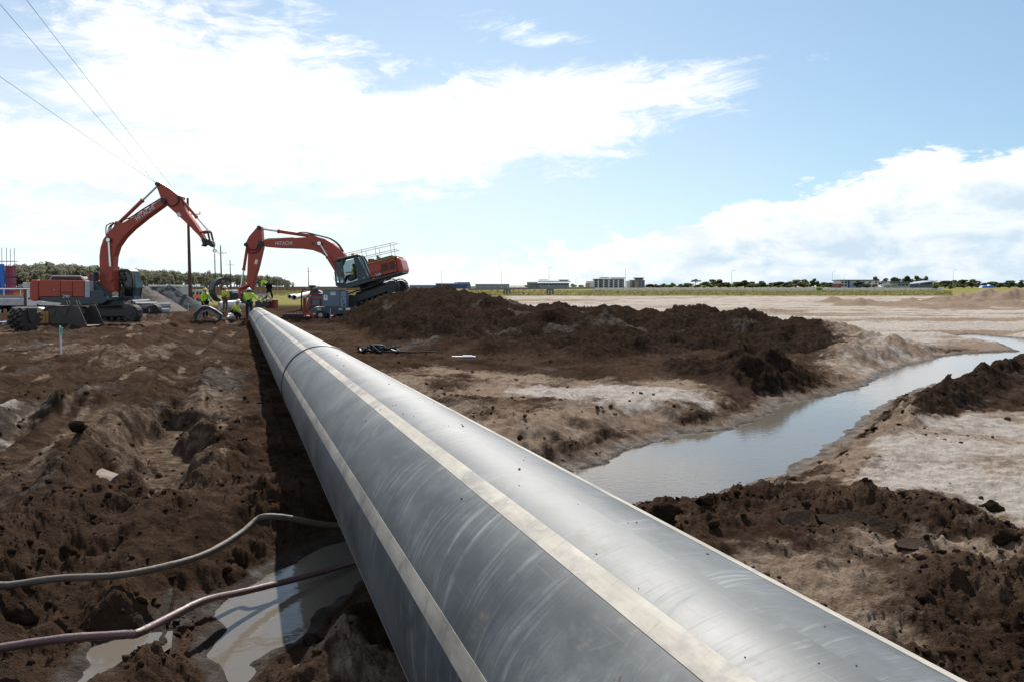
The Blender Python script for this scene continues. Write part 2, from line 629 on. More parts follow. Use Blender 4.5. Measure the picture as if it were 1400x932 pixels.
    heap = heap + hm * (0.26 * lump + 0.08 * fbm(x * 1.1, y * 0.7, 3, 87, 0.55, True) + 0.42 * fbm(x * 0.16 + y * 0.05, y * 0.20, 2, 89, 0.5, True)) * np.clip(zc + 0.3, 0.15, 0.75)
    z = z + heap * sstep(0, 0.1, prof)
    rough = np.maximum(rough, hm * 1.0)
    peat_shade = hm * (0.95 + 0.25 * perlin(x * 0.3, y * 0.3, 88))  # dark soil weight, also carries the shade of the heap's unlit near side
    # heap's foot reaching the creek
    ridge(((1010, 500), (1090, 512), (1150, 522), (1205, 528)), 1.6, 0.34, 0.0)
    ridge(((900, 500), (1000, 505), (1080, 530), (1060, 552)), 1.1, 0.24, 0.0)

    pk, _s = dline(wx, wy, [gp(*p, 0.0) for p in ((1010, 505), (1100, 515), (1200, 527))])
    peat_shade = np.maximum(peat_shade, sstep(2.0, 1.0, pk))
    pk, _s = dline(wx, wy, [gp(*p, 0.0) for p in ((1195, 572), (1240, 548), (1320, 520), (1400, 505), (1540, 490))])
    peat_shade = np.maximum(peat_shade, sstep(0.95, 0.6, pk))
    peat_shade = np.maximum(peat_shade, nearright * 0.22)
    # pale plain beyond
    far = sstep(0.2, 1.2, np.where(y > yc, (y - yc) / 4.0, 0)) * sstep(-6, 2, x) + sstep(13.0, 16.0, x) * sstep(20, 27, y)
    far = np.clip(far, 0, 1) * (1 - hm)
    z = z * (1 - 0.0 * far)
    streak = fbm(x * 0.05, y * 0.35, 4, 91)
    dirty = np.zeros_like(x)
    z = z + far * (0.11 * streak + 0.07 * fbm(x * 0.5, y * 0.8, 3, 99)) * sstep(400, 120, r)
    for hx, hy, hr, hh in ((54, 98, 5, .8), (58, 101, 5, 1.1), (62.5, 106, 6, 1.0), (67.5, 108, 6, 1.2), (73, 110, 7, 1.5), (80, 112, 8, 1.8), (38, 85, 5, 0.55), (44.5, 88, 5, 0.6), (40, 74, 5, 0.5), (48, 78, 5, 0.55), (41, 98, 4, 0.6), (20, 62, 3, 0.3)):
        d = np.hypot(x - hx + 2 * perlin(x * .2, y * .2, 95), y - hy) / hr
        k = np.clip(1 - d, 0, 1)
        z = z + hh * k * (1 + 0.9 * fbm(x * 0.35, y * 0.35, 3, 93)) * sstep(0, .3, k)
        dirty = np.maximum(dirty, sstep(0.0, 0.35, k))

    # soil weights from where each material was dug or spread
    def zone(name, soft=0.35, warp=1.0):
        p = POLYS[name]
        X0, X1 = min(q[0] for q in p) - 3, max(q[0] for q in p) + 3
        Y0, Y1 = min(q[1] for q in p) - 3, max(q[1] for q in p) + 3
        m = (x > X0) & (x < X1) & (y > Y0) & (y < Y1)
        out = np.zeros_like(x)
        if m.any():
            d = sdpoly(wx[m], wy[m], p)
            out[m] = sstep(soft, -soft, d)
        return out
    n_s = fbm(x * 0.7, y * 0.7, 4, 101)
    ms = zone('mid_sand', 0.7)
    sand = np.maximum(sand, ms * (0.62 + 0.45 * n_s))
    pale = np.maximum(pale, zone('pale_mid', 0.5) * (0.9 + 0.6 * n_s))
    rs = zone('right_sand', 0.25)
    sand = np.maximum(sand, rs)
    pale = np.maximum(pale, rs * (0.6 + 0.4 * n_s))
    rp = zone('right_pale', 0.18)
    pale = np.maximum(pale, rp * 1.0)
    rt = zone('right_tread', 0.3)
    sand = np.maximum(sand, rt * (0.45 + 0.5 * n_s))
    br = zone('bank_right', 0.2)
    sand = np.maximum(sand, br * 0.8)
    fb = zone('far_bank', 0.9)
    sand = np.maximum(sand, fb * 0.9)
    pale = np.maximum(pale, fb * (0.45 + 0.5 * n_s))
    for nm, w_ in (('left_pale1', 0.8), ('left_pale2', 0.7), ('left_pale3', 0.55), ('left_pale4', 0.7)):
        k = zone(nm, 0.5)
        pale = np.maximum(pale, k * w_ * (0.12 + 0.9 * fbm(a * 1.5, t * 0.5, 4, 105)))
        clay = np.maximum(clay, k * 0.7)
    lt = zone('left_track', 0.6)
    sand = np.maximum(sand, lt * (0.32 + 0.3 * n_s))
    sand = np.maximum(sand, left * near * 0.55 * sstep(0.25, 0.8, fbm(a * 2.2, t * 0.28, 4, 113)) * sstep(4, 8, r))
    mb = zone('mound_bottom', 0.12)
    sand = np.maximum(sand, nearright * np.clip(0.12 + 0.75 * fbm(x * 0.9, y * 0.9, 4, 115), 0, 0.7))
    dk, _s = dline(wx, wy, [gp(*p, -0.1) for p in ((720, 628), (790, 612), (880, 585), (960, 568), (1030, 556))])
    crumble = sstep(0.75, 0.25, dk)
    sand = sand * (1 - 0.65 * crumble)
    pale = pale * (1 - 0.8 * crumble)
    rough = np.maximum(rough, crumble * 0.9)
    sand = np.maximum(sand, mb * 0.75)
    pad = zone('pad', 0.25)
    pale = np.maximum(pale, pad)
    pale = np.clip(pale + far * (0.55 + 0.75 * streak), 0, 1) * (1 - 0.75 * dirty)
    sand = np.clip(sand + far * (0.95 + 0.5 * fbm(x * 0.09, y * 0.2, 4, 97)), 0, 1)
    lm = left * near * sstep(0.15, 0.75, fbm(a * 0.8, t * 0.22, 4, 107) + 0.05)
    clay = np.maximum(clay, lm * 0.55)
    sand = np.maximum(sand, left * near * 0.42 * sstep(0.0, 0.7, fbm(a * 0.5, t * 0.14, 3, 109)))
    clay = np.maximum(clay, sstep(0.35, 0.8, fbm(x * 0.33, y * 0.33, 4, 111)) * 0.6 * near * right * (1 - nearright))
    nl = sstep(1.2, 0.7, a) * sstep(8.5, 6.0, r)
    clay = clay * (1 - nl)
    sand = sand * (1 - 0.7 * nl * (1 - mb))
    pale = pale * (1 - nl)
    smooth = np.clip(np.maximum.reduce([ms * 0.38 * (1 - crumble), rs * 0.62, rp * 0.95, rt * 0.25, lt * 0.55, far * 0.8, fb * 0.35]), 0, 1)
    rough = rough * (1 - smooth)

    # water courses
    def carve(poly, wl, bank, depth, beach):
        nonlocal z, sand, wet, rough
        X0, X1 = min(q[0] for q in poly) - 4, max(q[0] for q in poly) + 4
        Y0, Y1 = min(q[1] for q in poly) - 4, max(q[1] for q in poly) + 4
        m = (x > X0) & (x < X1) & (y > Y0) & (y < Y1)
        if not m.any(): return
        xx = x[m] + 0.10 * perlin(x[m] * 2.3, y[m] * 2.3, 121) + 0.05 * perlin(x[m] * 6, y[m] * 6, 123)
        yy = y[m] + 0.10 * perlin(x[m] * 2.3, y[m] * 2.3, 125) + 0.05 * perlin(x[m] * 6, y[m] * 6, 127)
        d = sdpoly(xx, yy, poly)
        bk = bank * (0.55 + 0.9 * sstep(3, 12, y[m]))
        zn = z[m]
        k = sstep(beach * 0.6, bk + beach, d)
        k = 0.35 * k + 0.65 * sstep(beach, bk + beach, d + 0.18 * perlin(x[m] * 1.4, y[m] * 1.4, 129))
        shore = wl + 0.025 + np.clip(d, 0, 1) * 0.10
        zo = shore * (1 - k) + np.maximum(zn, shore) * k
        zo = np.where(d > bk + beach + 0.2, zn, zo)
        zi = wl - depth * sstep(0, 0.35, -d) - 0.0
        if poly is PUD2:
            zo = np.where(sdpoly(x[m], y[m], CREEK) < 0.25, np.minimum(zo, zn), zo)
        z[m] = np.where(d > 0, zo, np.where(d > -0.06, wl + 0.025 * (1 + d / 0.06) - 0.006, zi))
        edge = sstep(0.55, 0.05, d) * sstep(5.5, 8.0, y[m] + x[m] * 0.8)
        sand[m] = np.maximum(sand[m], edge * 0.75)
        wr = 0.09 + 0.19 * sstep(5.5, 8.0, y[m])
        wet[m] = np.maximum(wet[m], np.clip(1 - (d - 0.02) / wr, 0, 1) * (d < wr))
        rough[m] = rough[m] * (0.15 + 0.85 * sstep(0.02, 0.12 + 0.38 * sstep(5.5, 8.0, y[m]), d))
    carve(CREEK, WL, 0.75, 0.14, 0.10)
    carve(PUD2, WL2, 0.40, 0.06, 0.02)
    # wet seams on the left between the two pools
    d, s = dline(wx, wy, [gp(*p, -0.2) for p in ((150, 880), (215, 850), (270, 800), (345, 790))])
    wet = np.maximum(wet, sstep(0.22, 0.03, d) * 0.9)
    z = z - 0.03 * sstep(0.25, 0.0, d)
    # the flank of the bank over the creek is crumbled
    # pipe lies in its own imprint
    da = a - PIPE_A
    zp = CAM_H - 1.136 - 0.0115 * t
    imprint = zp - np.sqrt(np.maximum(0, PIPE_R ** 2 - np.minimum(np.abs(da), PIPE_R) ** 2)) - 0.015
    inp = (np.abs(da) < PIPE_R) & (t > -9) & (t < 50)
    z = np.where(inp, np.minimum(z, imprint), z)
    # trench side near the pipe sinks a little
    tr = np.exp(-((a - (PIPE_A - 0.25)) / 0.55) ** 2) * sstep(50, 44, t) * ahead
    z = z - 0.10 * tr * sstep(7, 9, t)
    for fx, fy, fr, fz in FLATS:
        k = sstep(fr * 1.5, fr * 0.9, np.hypot(x - fx, y - fy))
        z = z * (1 - k) + fz * k
        rough = rough * (1 - 0.35 * k)
    grass = sstep(150, 175, y) * sstep(-70, -40, x) + sstep(75, 95, y) * sstep(-12, -22, x) * sstep(-70, -55, x)
    grass = np.clip(grass, 0, 1)
    # ramp the tilted excavator stands on
    ra, rb = at(486, 422, 50), at(556, 400, 50)
    k = sstep(1.0, 0.0, (np.abs(x - (ra.x + rb.x) / 2) - 2.4) / 1.2) * sstep(1.0, 0.0, (np.abs(y - 50) - 1.7) / 1.0)
    zr = ra.z + (rb.z - ra.z) * (x - ra.x) / (rb.x - ra.x)
    z = z * (1 - k) + np.minimum(z, zr + 0.04) * k
    z = np.maximum(z, np.where(k > 0.02, zr * k + z * (1 - k) - 0.02, -9))

    if detail:
        amp = np.clip(rough, 0, 1.2) * (1 - 0.22 * nearright) * (1 - 0.40 * hm) * (1 - 0.35 * left)
        q = r < 62
        xs, ys, am = x[q], y[q], amp[q]
        zz = 0.050 * fbm(xs * 1.9, ys * 1.9, 5, 131, 0.58, True) * (0.3 + am)
        zz += 0.021 * fbm(xs * 7.0, ys * 7.0, 4, 133, 0.66) * (0.25 + am)
        patch = sstep(-0.25, 0.35, perlin(xs * 0.8, ys * 0.8, 135))
        aq, tq = pipe_frame(xs, ys)
        hq = hm[q]
        st = fbm(xs * 0.9, ys * 0.6, 4, 147, 0.55)
        zz += hq * 0.16 * (np.floor(st * 3.5) / 3.5 - st * 0.6)
        st = fbm(xs * 3.1 + 0.3 * ys, ys * 2.6, 4, 149, 0.6)
        zz += (1 - hq) * 0.045 * (np.floor(st * 3.0) / 3.0 - st * 0.7) * np.clip(am, 0, 1) * sstep(20, 12, r[q])
        zz += 0.022 * fbm(aq * 5.0, tq * 0.7, 3, 139, 0.6) * sstep(0.5, -0.4, aq) * (1 - 0.6 * am)
        zz += 0.042 * fbm(xs * 2.6, ys * 2.0, 4, 145, 0.6, True) * sstep(9, 18, r[q]) * (am * 0.7 + 0.5 * sstep(0.8, 0.0, aq))
        jx = xs + 0.05 * perlin(xs * 9, ys * 9, 137); jy = ys + 0.05 * perlin(xs * 9, ys * 9, 138)
        zz += domes(jx, jy, 0.62, 1, .2, .5, .45) * 0.62 * 0.13 * am * patch
        zz += domes(jx, jy, 0.27, 2, .2, .55, .5) * 0.27 * 0.38 * am * (0.35 + 0.65 * patch)
        nq = r[q] < 26
        sm = np.zeros_like(zz)
        sm[nq] = domes(jx[nq], jy[nq], 0.12, 3, .2, .55, .55) * 0.12 * 0.68
        nq2 = r[q] < 13
        s2 = np.zeros_like(zz)
        s2[nq2] = domes(jx[nq2], jy[nq2], 0.055, 4, .2, .6, .6) * 0.055 * 0.75
        zz += (sm + s2) * np.clip(am * 1.2, 0.06, 1.0)
        # cracked plates of drying clay
        zz += 0.02 * np.round(perlin(xs * 1.3, ys * 2.4, 141) * 3) / 3 * (1 - np.clip(am, 0, 1)) * sstep(30, 15, r[q])
        w_ = np.clip(1 - wet[q] * 0.75, 0.08, 1)
        under = z[q] < WL - 0.004
        pud = (sdq(xs, ys) < 0.02)
        zz = zz * w_
        zz = np.where(under & pud, 0, zz)
        zz = np.maximum(zz, np.where(pud, -1, WL + 0.02 - z[q]))
        inq = inp[q]
        zz = np.where(inq, np.minimum(zz, 0), zz)
        z = z.copy()
        z[q] += zz
    return z, np.stack([np.clip(sand, 0, 1), np.clip(pale, 0, 1), np.clip(clay, 0, 1), np.clip(wet, 0, 1)], -1), rough, grass, np.clip(peat_shade, 0, 1)


def sdq(x, y):
    out = np.full(x.shape, 9.0, np.float32)
    for poly in (CREEK, PUD2):
        X0, X1 = min(q[0] for q in poly) - .5, max(q[0] for q in poly) + .5
        Y0, Y1 = min(q[1] for q in poly) - .5, max(q[1] for q in poly) + .5
        m = (x > X0) & (x < X1) & (y > Y0) & (y < Y1)
        if m.any():
            out[m] = np.minimum(out[m], sdpoly(x[m], y[m], poly))
    return out


def gz(x, y):
    z, _, _, _, _ = terrain(np.array([x], np.float32), np.array([y], np.float32), True)
    return float(z[0])


def hit(px, py, lo=4.0, hi=60.0):
    """where the ground shows at a photo pixel"""
    Y = np.linspace(lo, hi, 500).astype(np.float32)
    dx, dy, dz = ray(px, py)
    xx, zz = dx / dy * Y, CAM_H + dz / dy * Y
    g = terrain(xx, Y, False)[0]
    i = int(np.argmax(g > zz))
    return float(xx[i]), float(Y[i]), float(g[i])


def soil_material():
    m, nt, b = principled('soil')
    at_ = nt.nodes.new('ShaderNodeAttribute')
    at_.attribute_name = 'soil'
    sp = nt.nodes.new('ShaderNodeSeparateColor')
    nt.links.new(at_.outputs['Color'], sp.inputs[0])
    sand, pale, clay = (E(nt, sp.outputs[i]) for i in range(3))
    wet = E(nt, at_.outputs['Alpha'])
    at2 = nt.nodes.new('ShaderNodeAttribute')
    at2.attribute_name = 'grass'
    grs = E(nt, at2.outputs['Fac'])
    geo = nt.nodes.new('ShaderNodeNewGeometry')
    P = geo.outputs['Position']
    at3 = nt.nodes.new('ShaderNodeAttribute')
    at3.attribute_name = 'peat_shade'
    peat_shade = E(nt, at3.outputs['Fac'])
    nA = noise(nt, P, 0.9, 8, 0.62)
    nB = noise(nt, P, 6.5, 7, 0.62)
    nC = noise(nt, P, 38.0, 5, 0.65)
    nD = noise(nt, P, 2.3, 8, 0.7, 2.0, 0.6)
    brown = mixc(nt, nA.ss(0.32, 0.70), (0.022, 0.0142, 0.0100), (0.056, 0.0365, 0.0260))
    brown = mixc(nt, nB.ss(0.45, 0.8) * 0.55, brown, (0.098, 0.066, 0.047))
    brown = mixc(nt, nD.ss(0.58, 0.74) * 0.6, brown, (0.070, 0.040, 0.025))
    peat_shade_c = mixc(nt, nB.ss(0.35, 0.75), (0.014, 0.0098, 0.0074), (0.041, 0.0275, 0.0200))  # dark peat colour with the heap's unlit-side shade painted in
    brown = mixc(nt, (peat_shade + (nA - 0.5) * 0.5).ss(0.15, 0.85), brown, peat_shade_c)
    sandc = mixc(nt, nB.ss(0.3, 0.75), (0.150, 0.110, 0.080), (0.235, 0.183, 0.143))
    palec = mixc(nt, nB.ss(0.3, 0.7), (0.25, 0.222, 0.198), (0.36, 0.328, 0.296))
    clayc = mixc(nt, nB.ss(0.35, 0.7), (0.044, 0.038, 0.034), (0.110, 0.098, 0.089))
    k = nB * 0.6 + nC * 0.4 - 0.5
    c1 = mixc(nt, (clay + k * 0.9).ss(0.25, 0.75) * 0.70, brown, clayc)
    c2 = mixc(nt, (sand + k * 1.1).ss(0.22, 0.78), c1, sandc)
    c3 = mixc(nt, (pale + k * 1.2).ss(0.25, 0.80), c2, palec)
    # specks of dark crumbs over the pale soil
    sps = noise(nt, P, 21.0, 3, 0.6).ss(0.60, 0.66) * nA.ss(0.42, 0.6)
    c3 = mixc(nt, sps * 0.7, c3, (0.07, 0.05, 0.038))
    gcol = mixc(nt, nA.ss(0.35, 0.65), (0.115, 0.125, 0.035), (0.20, 0.17, 0.075))
    c3 = mixc(nt, grs, c3, gcol)
    wf = wet.ss(0.15, 0.95)
    c4 = mixc(nt, wf * 0.80, c3, (0.022, 0.0155, 0.0115))
    nt.links.new(c4, b.inputs['Base Color'])
    rg = 0.92 - wf * (nB.ss(0.40, 0.62) * 0.40)
    nt.links.new(rg.s, b.inputs['Roughness'])
    nt.links.new((wf * 0.14).s, b.inputs['Specular IOR Level'])
    h = nB * 0.50 + nC * 0.42 + noise(nt, P, 110.0, 4, 0.65) * 0.22
    bn = nt.nodes.new('ShaderNodeBump')
    bn.inputs['Strength'].default_value = 1.0
    bn.inputs['Distance'].default_value = 0.075
    nt.links.new(h.s, bn.inputs['Height'])
    nt.links.new(bn.outputs[0], b.inputs['Normal'])
    return m


SOIL = soil_material()


def build_ground():
    th = np.concatenate([np.linspace(-180, -62, 40, endpoint=False), np.linspace(-62, -37, 50, endpoint=False),
                         np.linspace(-37, 37, 930, endpoint=False), np.linspace(37, 62, 50, endpoint=False), np.linspace(62, 180, 40, endpoint=False)])
    rs = [0.35]
    while rs[-1] < 60:
        r = rs[-1]
        rs.append(r + r * (0.0042 + 0.00013 * r) * (6.0 if r < 1.2 else 1.0))
    while rs[-1] < 9000:
        rs.append(rs[-1] * (1.012 if rs[-1] < 190 else 1.06))
    rs = np.array(rs, np.float32)
    T, RR = np.meshgrid(np.radians(th).astype(np.float32), rs)
    x, y = (RR * np.sin(T)).ravel(), (RR * np.cos(T)).ravel()
    z, soil, _, grass, peat_shade = terrain(x, y)
    nr, nt_ = len(rs), len(th)
    co = np.stack([x, y, z], -1)
    i, j = np.meshgrid(np.arange(nr - 1), np.arange(nt_), indexing='ij')
    j2 = (j + 1) % nt_
    q = np.stack([i * nt_ + j, i * nt_ + j2, (i + 1) * nt_ + j2, (i + 1) * nt_ + j], -1).reshape(-1, 4)[:, ::-1]
    # small cap under the camera
    co = np.concatenate([co, [[0, 0, float(z[:nt_].mean())]]]).astype(np.float32)
    soil = np.concatenate([soil, soil[:1]])
    grass = np.concatenate([grass, grass[:1]])
    peat_shade = np.concatenate([peat_shade, peat_shade[:1]])
    c = len(co) - 1
    tris = np.stack([np.full(nt_, c), (np.arange(nt_) + 1) % nt_, np.arange(nt_)], -1)
    me = bpy.data.meshes.new('ground')
    me.vertices.add(len(co)); me.vertices.foreach_set('co', co.ravel())
    loops = np.concatenate([q.ravel(), tris.ravel()]).astype(np.int32)
    starts = np.concatenate([np.arange(len(q)) * 4, len(q) * 4 + np.arange(nt_) * 3]).astype(np.int32)
    me.loops.add(len(loops)); me.loops.foreach_set('vertex_index', loops)
    me.polygons.add(len(starts)); me.polygons.foreach_set('loop_start', starts)
    me.polygons.foreach_set('use_smooth', np.ones(len(starts), bool))
    ca = me.attributes.new('soil', 'FLOAT_COLOR', 'POINT')
    ca.data.foreach_set('color', soil.astype(np.float32).ravel())
    ga = me.attributes.new('grass', 'FLOAT', 'POINT')
    ga.data.foreach_set('value', grass.astype(np.float32))
    pa_ = me.attributes.new('peat_shade', 'FLOAT', 'POINT')
    pa_.data.foreach_set('value', peat_shade.astype(np.float32))
    me.materials.append(SOIL)
    me.update(calc_edges=True)
    me.validate()
    o = link('ground', me)
    tag(o, kind='structure')
    return o


build_ground()


def water_material(name, base):
    m, nt, b = principled(name)
    geo = nt.nodes.new('ShaderNodeNewGeometry')
    P = geo.outputs['Position']
    sp = nt.nodes.new('ShaderNodeSeparateXYZ')
    nt.links.new(P, sp.inputs[0])
    X, Y = E(nt, sp.outputs[0]), E(nt, sp.outputs[1])
    v = vecnode(nt, X * 5.0 + Y * 2.0, Y * 9.0 - X * 3.0, 0.0)
    n1 = noise(nt, v, 1.6, 3, 0.5, 2.0, 0.4)
    n2 = noise(nt, P, 1.3, 3, 0.5)
    b.inputs['Base Color'].default_value = (*base, 1)
    b.inputs['Roughness'].default_value = 0.05
    b.inputs['IOR'].default_value = 1.333
    bn = nt.nodes.new('ShaderNodeBump')
    bn.inputs['Strength'].default_value = 0.45
    bn.inputs['Distance'].default_value = 0.005
    nt.links.new((n1 * (0.35 + n2 * 0.8) + n2 * 0.4).s, bn.inputs['Height'])
    nt.links.new(bn.outputs[0], b.inputs['Normal'])
    return m


def water(name, poly, z, grow, m):
    cx, cy = sum(p[0] for p in poly) / len(poly), sum(p[1] for p in poly) / len(poly)
    n = len(poly)
    out = []
    area = sum(poly[i][0] * poly[(i + 1) % n][1] - poly[(i + 1) % n][0] * poly[i][1] for i in range(n))
    for i in range(n):
        a, b, c = Vector(poly[i - 1]), Vector(poly[i]), Vector(poly[(i + 1) % n])
        d = ((b - a).normalized() + (c - b).normalized())
        if d.length < 1e-3: d = (c - b)
        d.normalize()
        nn = Vector((d.y, -d.x)) * (1 if area > 0 else -1)
        out.append(b + nn * grow)
    vs = [(p.x, p.y, z) for p in out]
    f = list(range(n))
    if area < 0: f.reverse()
    me = bpy.data.meshes.new(name)
    me.from_pydata(vs, [], [f])
    me.materials.append(m)
    o = link(name, me)
    tag(o, kind='structure')


WATER = water_material('muddy_water', (0.100, 0.087, 0.072))
water('creek_water', CREEK, WL, 0.07, WATER)
water('puddle_water', PUD2, WL2, 0.05, WATER)

# ---------------------------------------------------------------- the pipeline
def pipe_material():
    m, nt, b = principled('scuffed_black_polyethylene')
    tc = nt.nodes.new('ShaderNodeTexCoord')
    uv = tc.outputs['UV']                       # u = run in metres, v = way round in metres
    sp = nt.nodes.new('ShaderNodeSeparateXYZ')
    nt.links.new(uv, sp.inputs[0])
    U, V = E(nt, sp.outputs[0]), E(nt, sp.outputs[1])
    big = noise(nt, vecnode(nt, U * 0.6, V * 1.5, 0.0), 1.2, 6, 0.6)
    mid = noise(nt, vecnode(nt, U * 2.0, V * 3.0, 4.0), 1.7, 7, 0.65)
    # scratches left by slings: long thin lines going round the pipe, bending along it
    bend = (noise(nt, vecnode(nt, U * 0.8, V * 0.8, 2.0), 1.0, 2, 0.5) - 0.5) * 1.6
    sc1 = noise(nt, vecnode(nt, U * 26.0 + V * 7.0 + bend * 14.0, V * 1.1, 1.0), 1.4, 4, 0.75)
    sc2 = noise(nt, vecnode(nt, U * 60.0 - V * 26.0 + bend * 30.0, V * 2.0 + U, 5.0), 1.3, 3, 0.7)
    sc3 = noise(nt, vecnode(nt, U * 1.2, V * 70.0 + bend * 2.0, 9.0), 1.2, 3, 0.7)
    sc4 = noise(nt, vecnode(nt, U * 140.0 + V * 10.0, V * 3.0, 3.0), 1.0, 2, 0.6)
    scr = (sc1.ss(0.51, 0.68) * mid.ss(0.38, 0.62) * 0.85).mx(sc2.ss(0.58, 0.72) * 0.40 * big.ss(0.40, 0.60)).mx(sc3.ss(0.62, 0.74) * 0.22).mx(sc4.ss(0.56, 0.75) * 0.32)
    dust = (big * 0.6 + mid * 0.4).ss(0.36, 0.72)
    c = mixc(nt, dust, (0.030, 0.037, 0.043), (0.080, 0.091, 0.098))
    c = mixc(nt, scr * 0.65, c, (0.22, 0.235, 0.245))
    smear = noise(nt, vecnode(nt, U * 3.2, V * 5.0, 12.0), 1.0, 6, 0.7).ss(0.58, 0.76) * 0.55
    c = mixc(nt, smear, c, (0.20, 0.165, 0.125))
    dm = noise(nt, vecnode(nt, U * 1.1 + bend * 0.6, V * 1.3, 21.0), 1.3, 9, 0.72)
    c = mixc(nt, dm.ss(0.46, 0.68) * 0.55, c, (0.140, 0.150, 0.155))
    spk = noise(nt, vecnode(nt, U * 22.0, V * 22.0, 31.0), 1.0, 3, 0.6).ss(0.70, 0.73) * dm.ss(0.45, 0.6)
    c = mixc(nt, spk * 0.7, c, (0.05, 0.032, 0.022))
    nt.links.new(c, b.inputs['Base Color'])
    nt.links.new((0.50 + dust * 0.12 + scr * 0.12 + smear * 0.2).s, b.inputs['Roughness'])
    b.inputs['Specular IOR Level'].default_value = 0.24
    bn = nt.nodes.new('ShaderNodeBump')
    bn.inputs['Strength'].default_value = 0.22
    bn.inputs['Distance'].default_value = 0.003
    nt.links.new((scr + mid * 0.6).s, bn.inputs['Height'])
    nt.links.new(bn.outputs[0], b.inputs['Normal'])
    return m


def stripe_material():
    m, nt, b = principled('cream_stripe')
    tc = nt.nodes.new('ShaderNodeTexCoord')
    sp = nt.nodes.new('ShaderNodeSeparateXYZ')
    nt.links.new(tc.outputs['UV'], sp.inputs[0])
    U, V = E(nt, sp.outputs[0]), E(nt, sp.outputs[1])
    a = noise(nt, vecnode(nt, U * 1.6, V * 6.0, 0.0), 1.6, 7, 0.65)
    s = noise(nt, vecnode(nt, U * 60.0 + V * 20.0, V * 4.0, 2.0), 1.0, 3, 0.7)
    l = noise(nt, vecnode(nt, U * 1.0, V * 150.0, 7.0), 1.0, 3, 0.7)
    c = mixc(nt, a.ss(0.35, 0.7), (0.345, 0.322, 0.280), (0.235, 0.214, 0.180))
    c = mixc(nt, s.ss(0.55, 0.68) * 0.55 * a.ss(0.4, 0.6), c, (0.16, 0.145, 0.125))
    g_ = noise(nt, vecnode(nt, U * 2.6, V * 3.0, 14.0), 1.4, 8, 0.72)
    c = mixc(nt, g_.ss(0.48, 0.68) * 0.75, c, (0.13, 0.132, 0.130))
    x_ = noise(nt, vecnode(nt, U * 9.0 + V * 5.0, V * 1.4, 17.0), 1.2, 5, 0.7)
    c = mixc(nt, x_.ss(0.60, 0.70) * 0.45, c, (0.12, 0.120, 0.118))
    c = mixc(nt, l.ss(0.58, 0.72) * 0.30, c, (0.25, 0.21, 0.17))
    nt.links.new(c, b.inputs['Base Color'])
    nt.links.new((0.56 + a * 0.15).s, b.inputs['Roughness'])
    b.inputs['Specular IOR Level'].default_value = 0.18
    return m


PIPE_M, STRIPE_M = pipe_material(), stripe_material()
BEAD_M = mat('dark_weld_bead', (0.02, 0.022, 0.025), 0.45, dirt=0.3)


def set_uv(me, uvs):
    l = me.uv_layers.new(name='UVMap')
    vi = np.empty(len(me.loops), np.int32)
    me.loops.foreach_get('vertex_index', vi)
    l.data.foreach_set('uv', np.asarray(uvs, np.float32)[vi].ravel())


def pipe_shell(name, t0, t1, a0, a1, r, na, parent, m, thick=0.0, bulge=None, seg=0.5):
    """curved sheet between angles a0 and a1 (from the top, left positive) along the run t0..t1"""
    nt_ = max(2, int((t1 - t0) / seg) + 1)
    full = abs(a1 - a0) > 6.2
    up0 = Vector((0, 0, 1))
    lat = Vector((PC, PS, 0))
    vs, uvs, fs = [], [], []
    for i in range(nt_):
        t = t0 + (t1 - t0) * i / (nt_ - 1)
        c = pipe_pt(t)
        rr = r + (bulge(i / (nt_ - 1)) if bulge else 0.0)
        for k in range(na + 1):
            q = a0 + (a1 - a0) * k / na
            vs.append(c + up0 * (math.cos(q) * rr) - lat * (math.sin(q) * rr))
            uvs.append((t, q * PIPE_R))
    w = na + 1
    for i in range(nt_ - 1):
        for k in range(na):
            fs.append((i * w + k, (i + 1) * w + k, (i + 1) * w + k + 1, i * w + k + 1))
    n0 = len(vs)
    if thick:
        for i in range(nt_):
            t = t0 + (t1 - t0) * i / (nt_ - 1)
            c = pipe_pt(t)
            for k in range(na + 1):
                q = a0 + (a1 - a0) * k / na
                vs.append(c + up0 * (math.cos(q) * (r - thick)) - lat * (math.sin(q) * (r - thick)))
                uvs.append((t, q * PIPE_R))
        for i in range(nt_ - 1):
            for k in range(na):
                fs.append((n0 + i * w + k, n0 + i * w + k + 1, n0 + (i + 1) * w + k + 1, n0 + (i + 1) * w + k))
        for e in (0, nt_ - 1):
            for k in range(na):
                f = (e * w + k, e * w + k + 1, n0 + e * w + k + 1, n0 + e * w + k)
                fs.append(f if e == 0 else tuple(reversed(f)))
        if not full:
            for e in (0, na):
                for i in range(nt_ - 1):
                    f = (i * w + e, n0 + i * w + e, n0 + (i + 1) * w + e, (i + 1) * w + e)
                    fs.append(f if e == 0 else tuple(reversed(f)))
    me = bpy.data.meshes.new(name)
    me.from_pydata(vs, [], fs)
    me.materials.append(m)
    me.polygons.foreach_set('use_smooth', [True] * len(fs))
    set_uv(me, uvs)
    if hasattr(me, 'set_sharp_from_angle'):
        me.set_sharp_from_angle(angle=R(40))
    return link(name, me, parent)


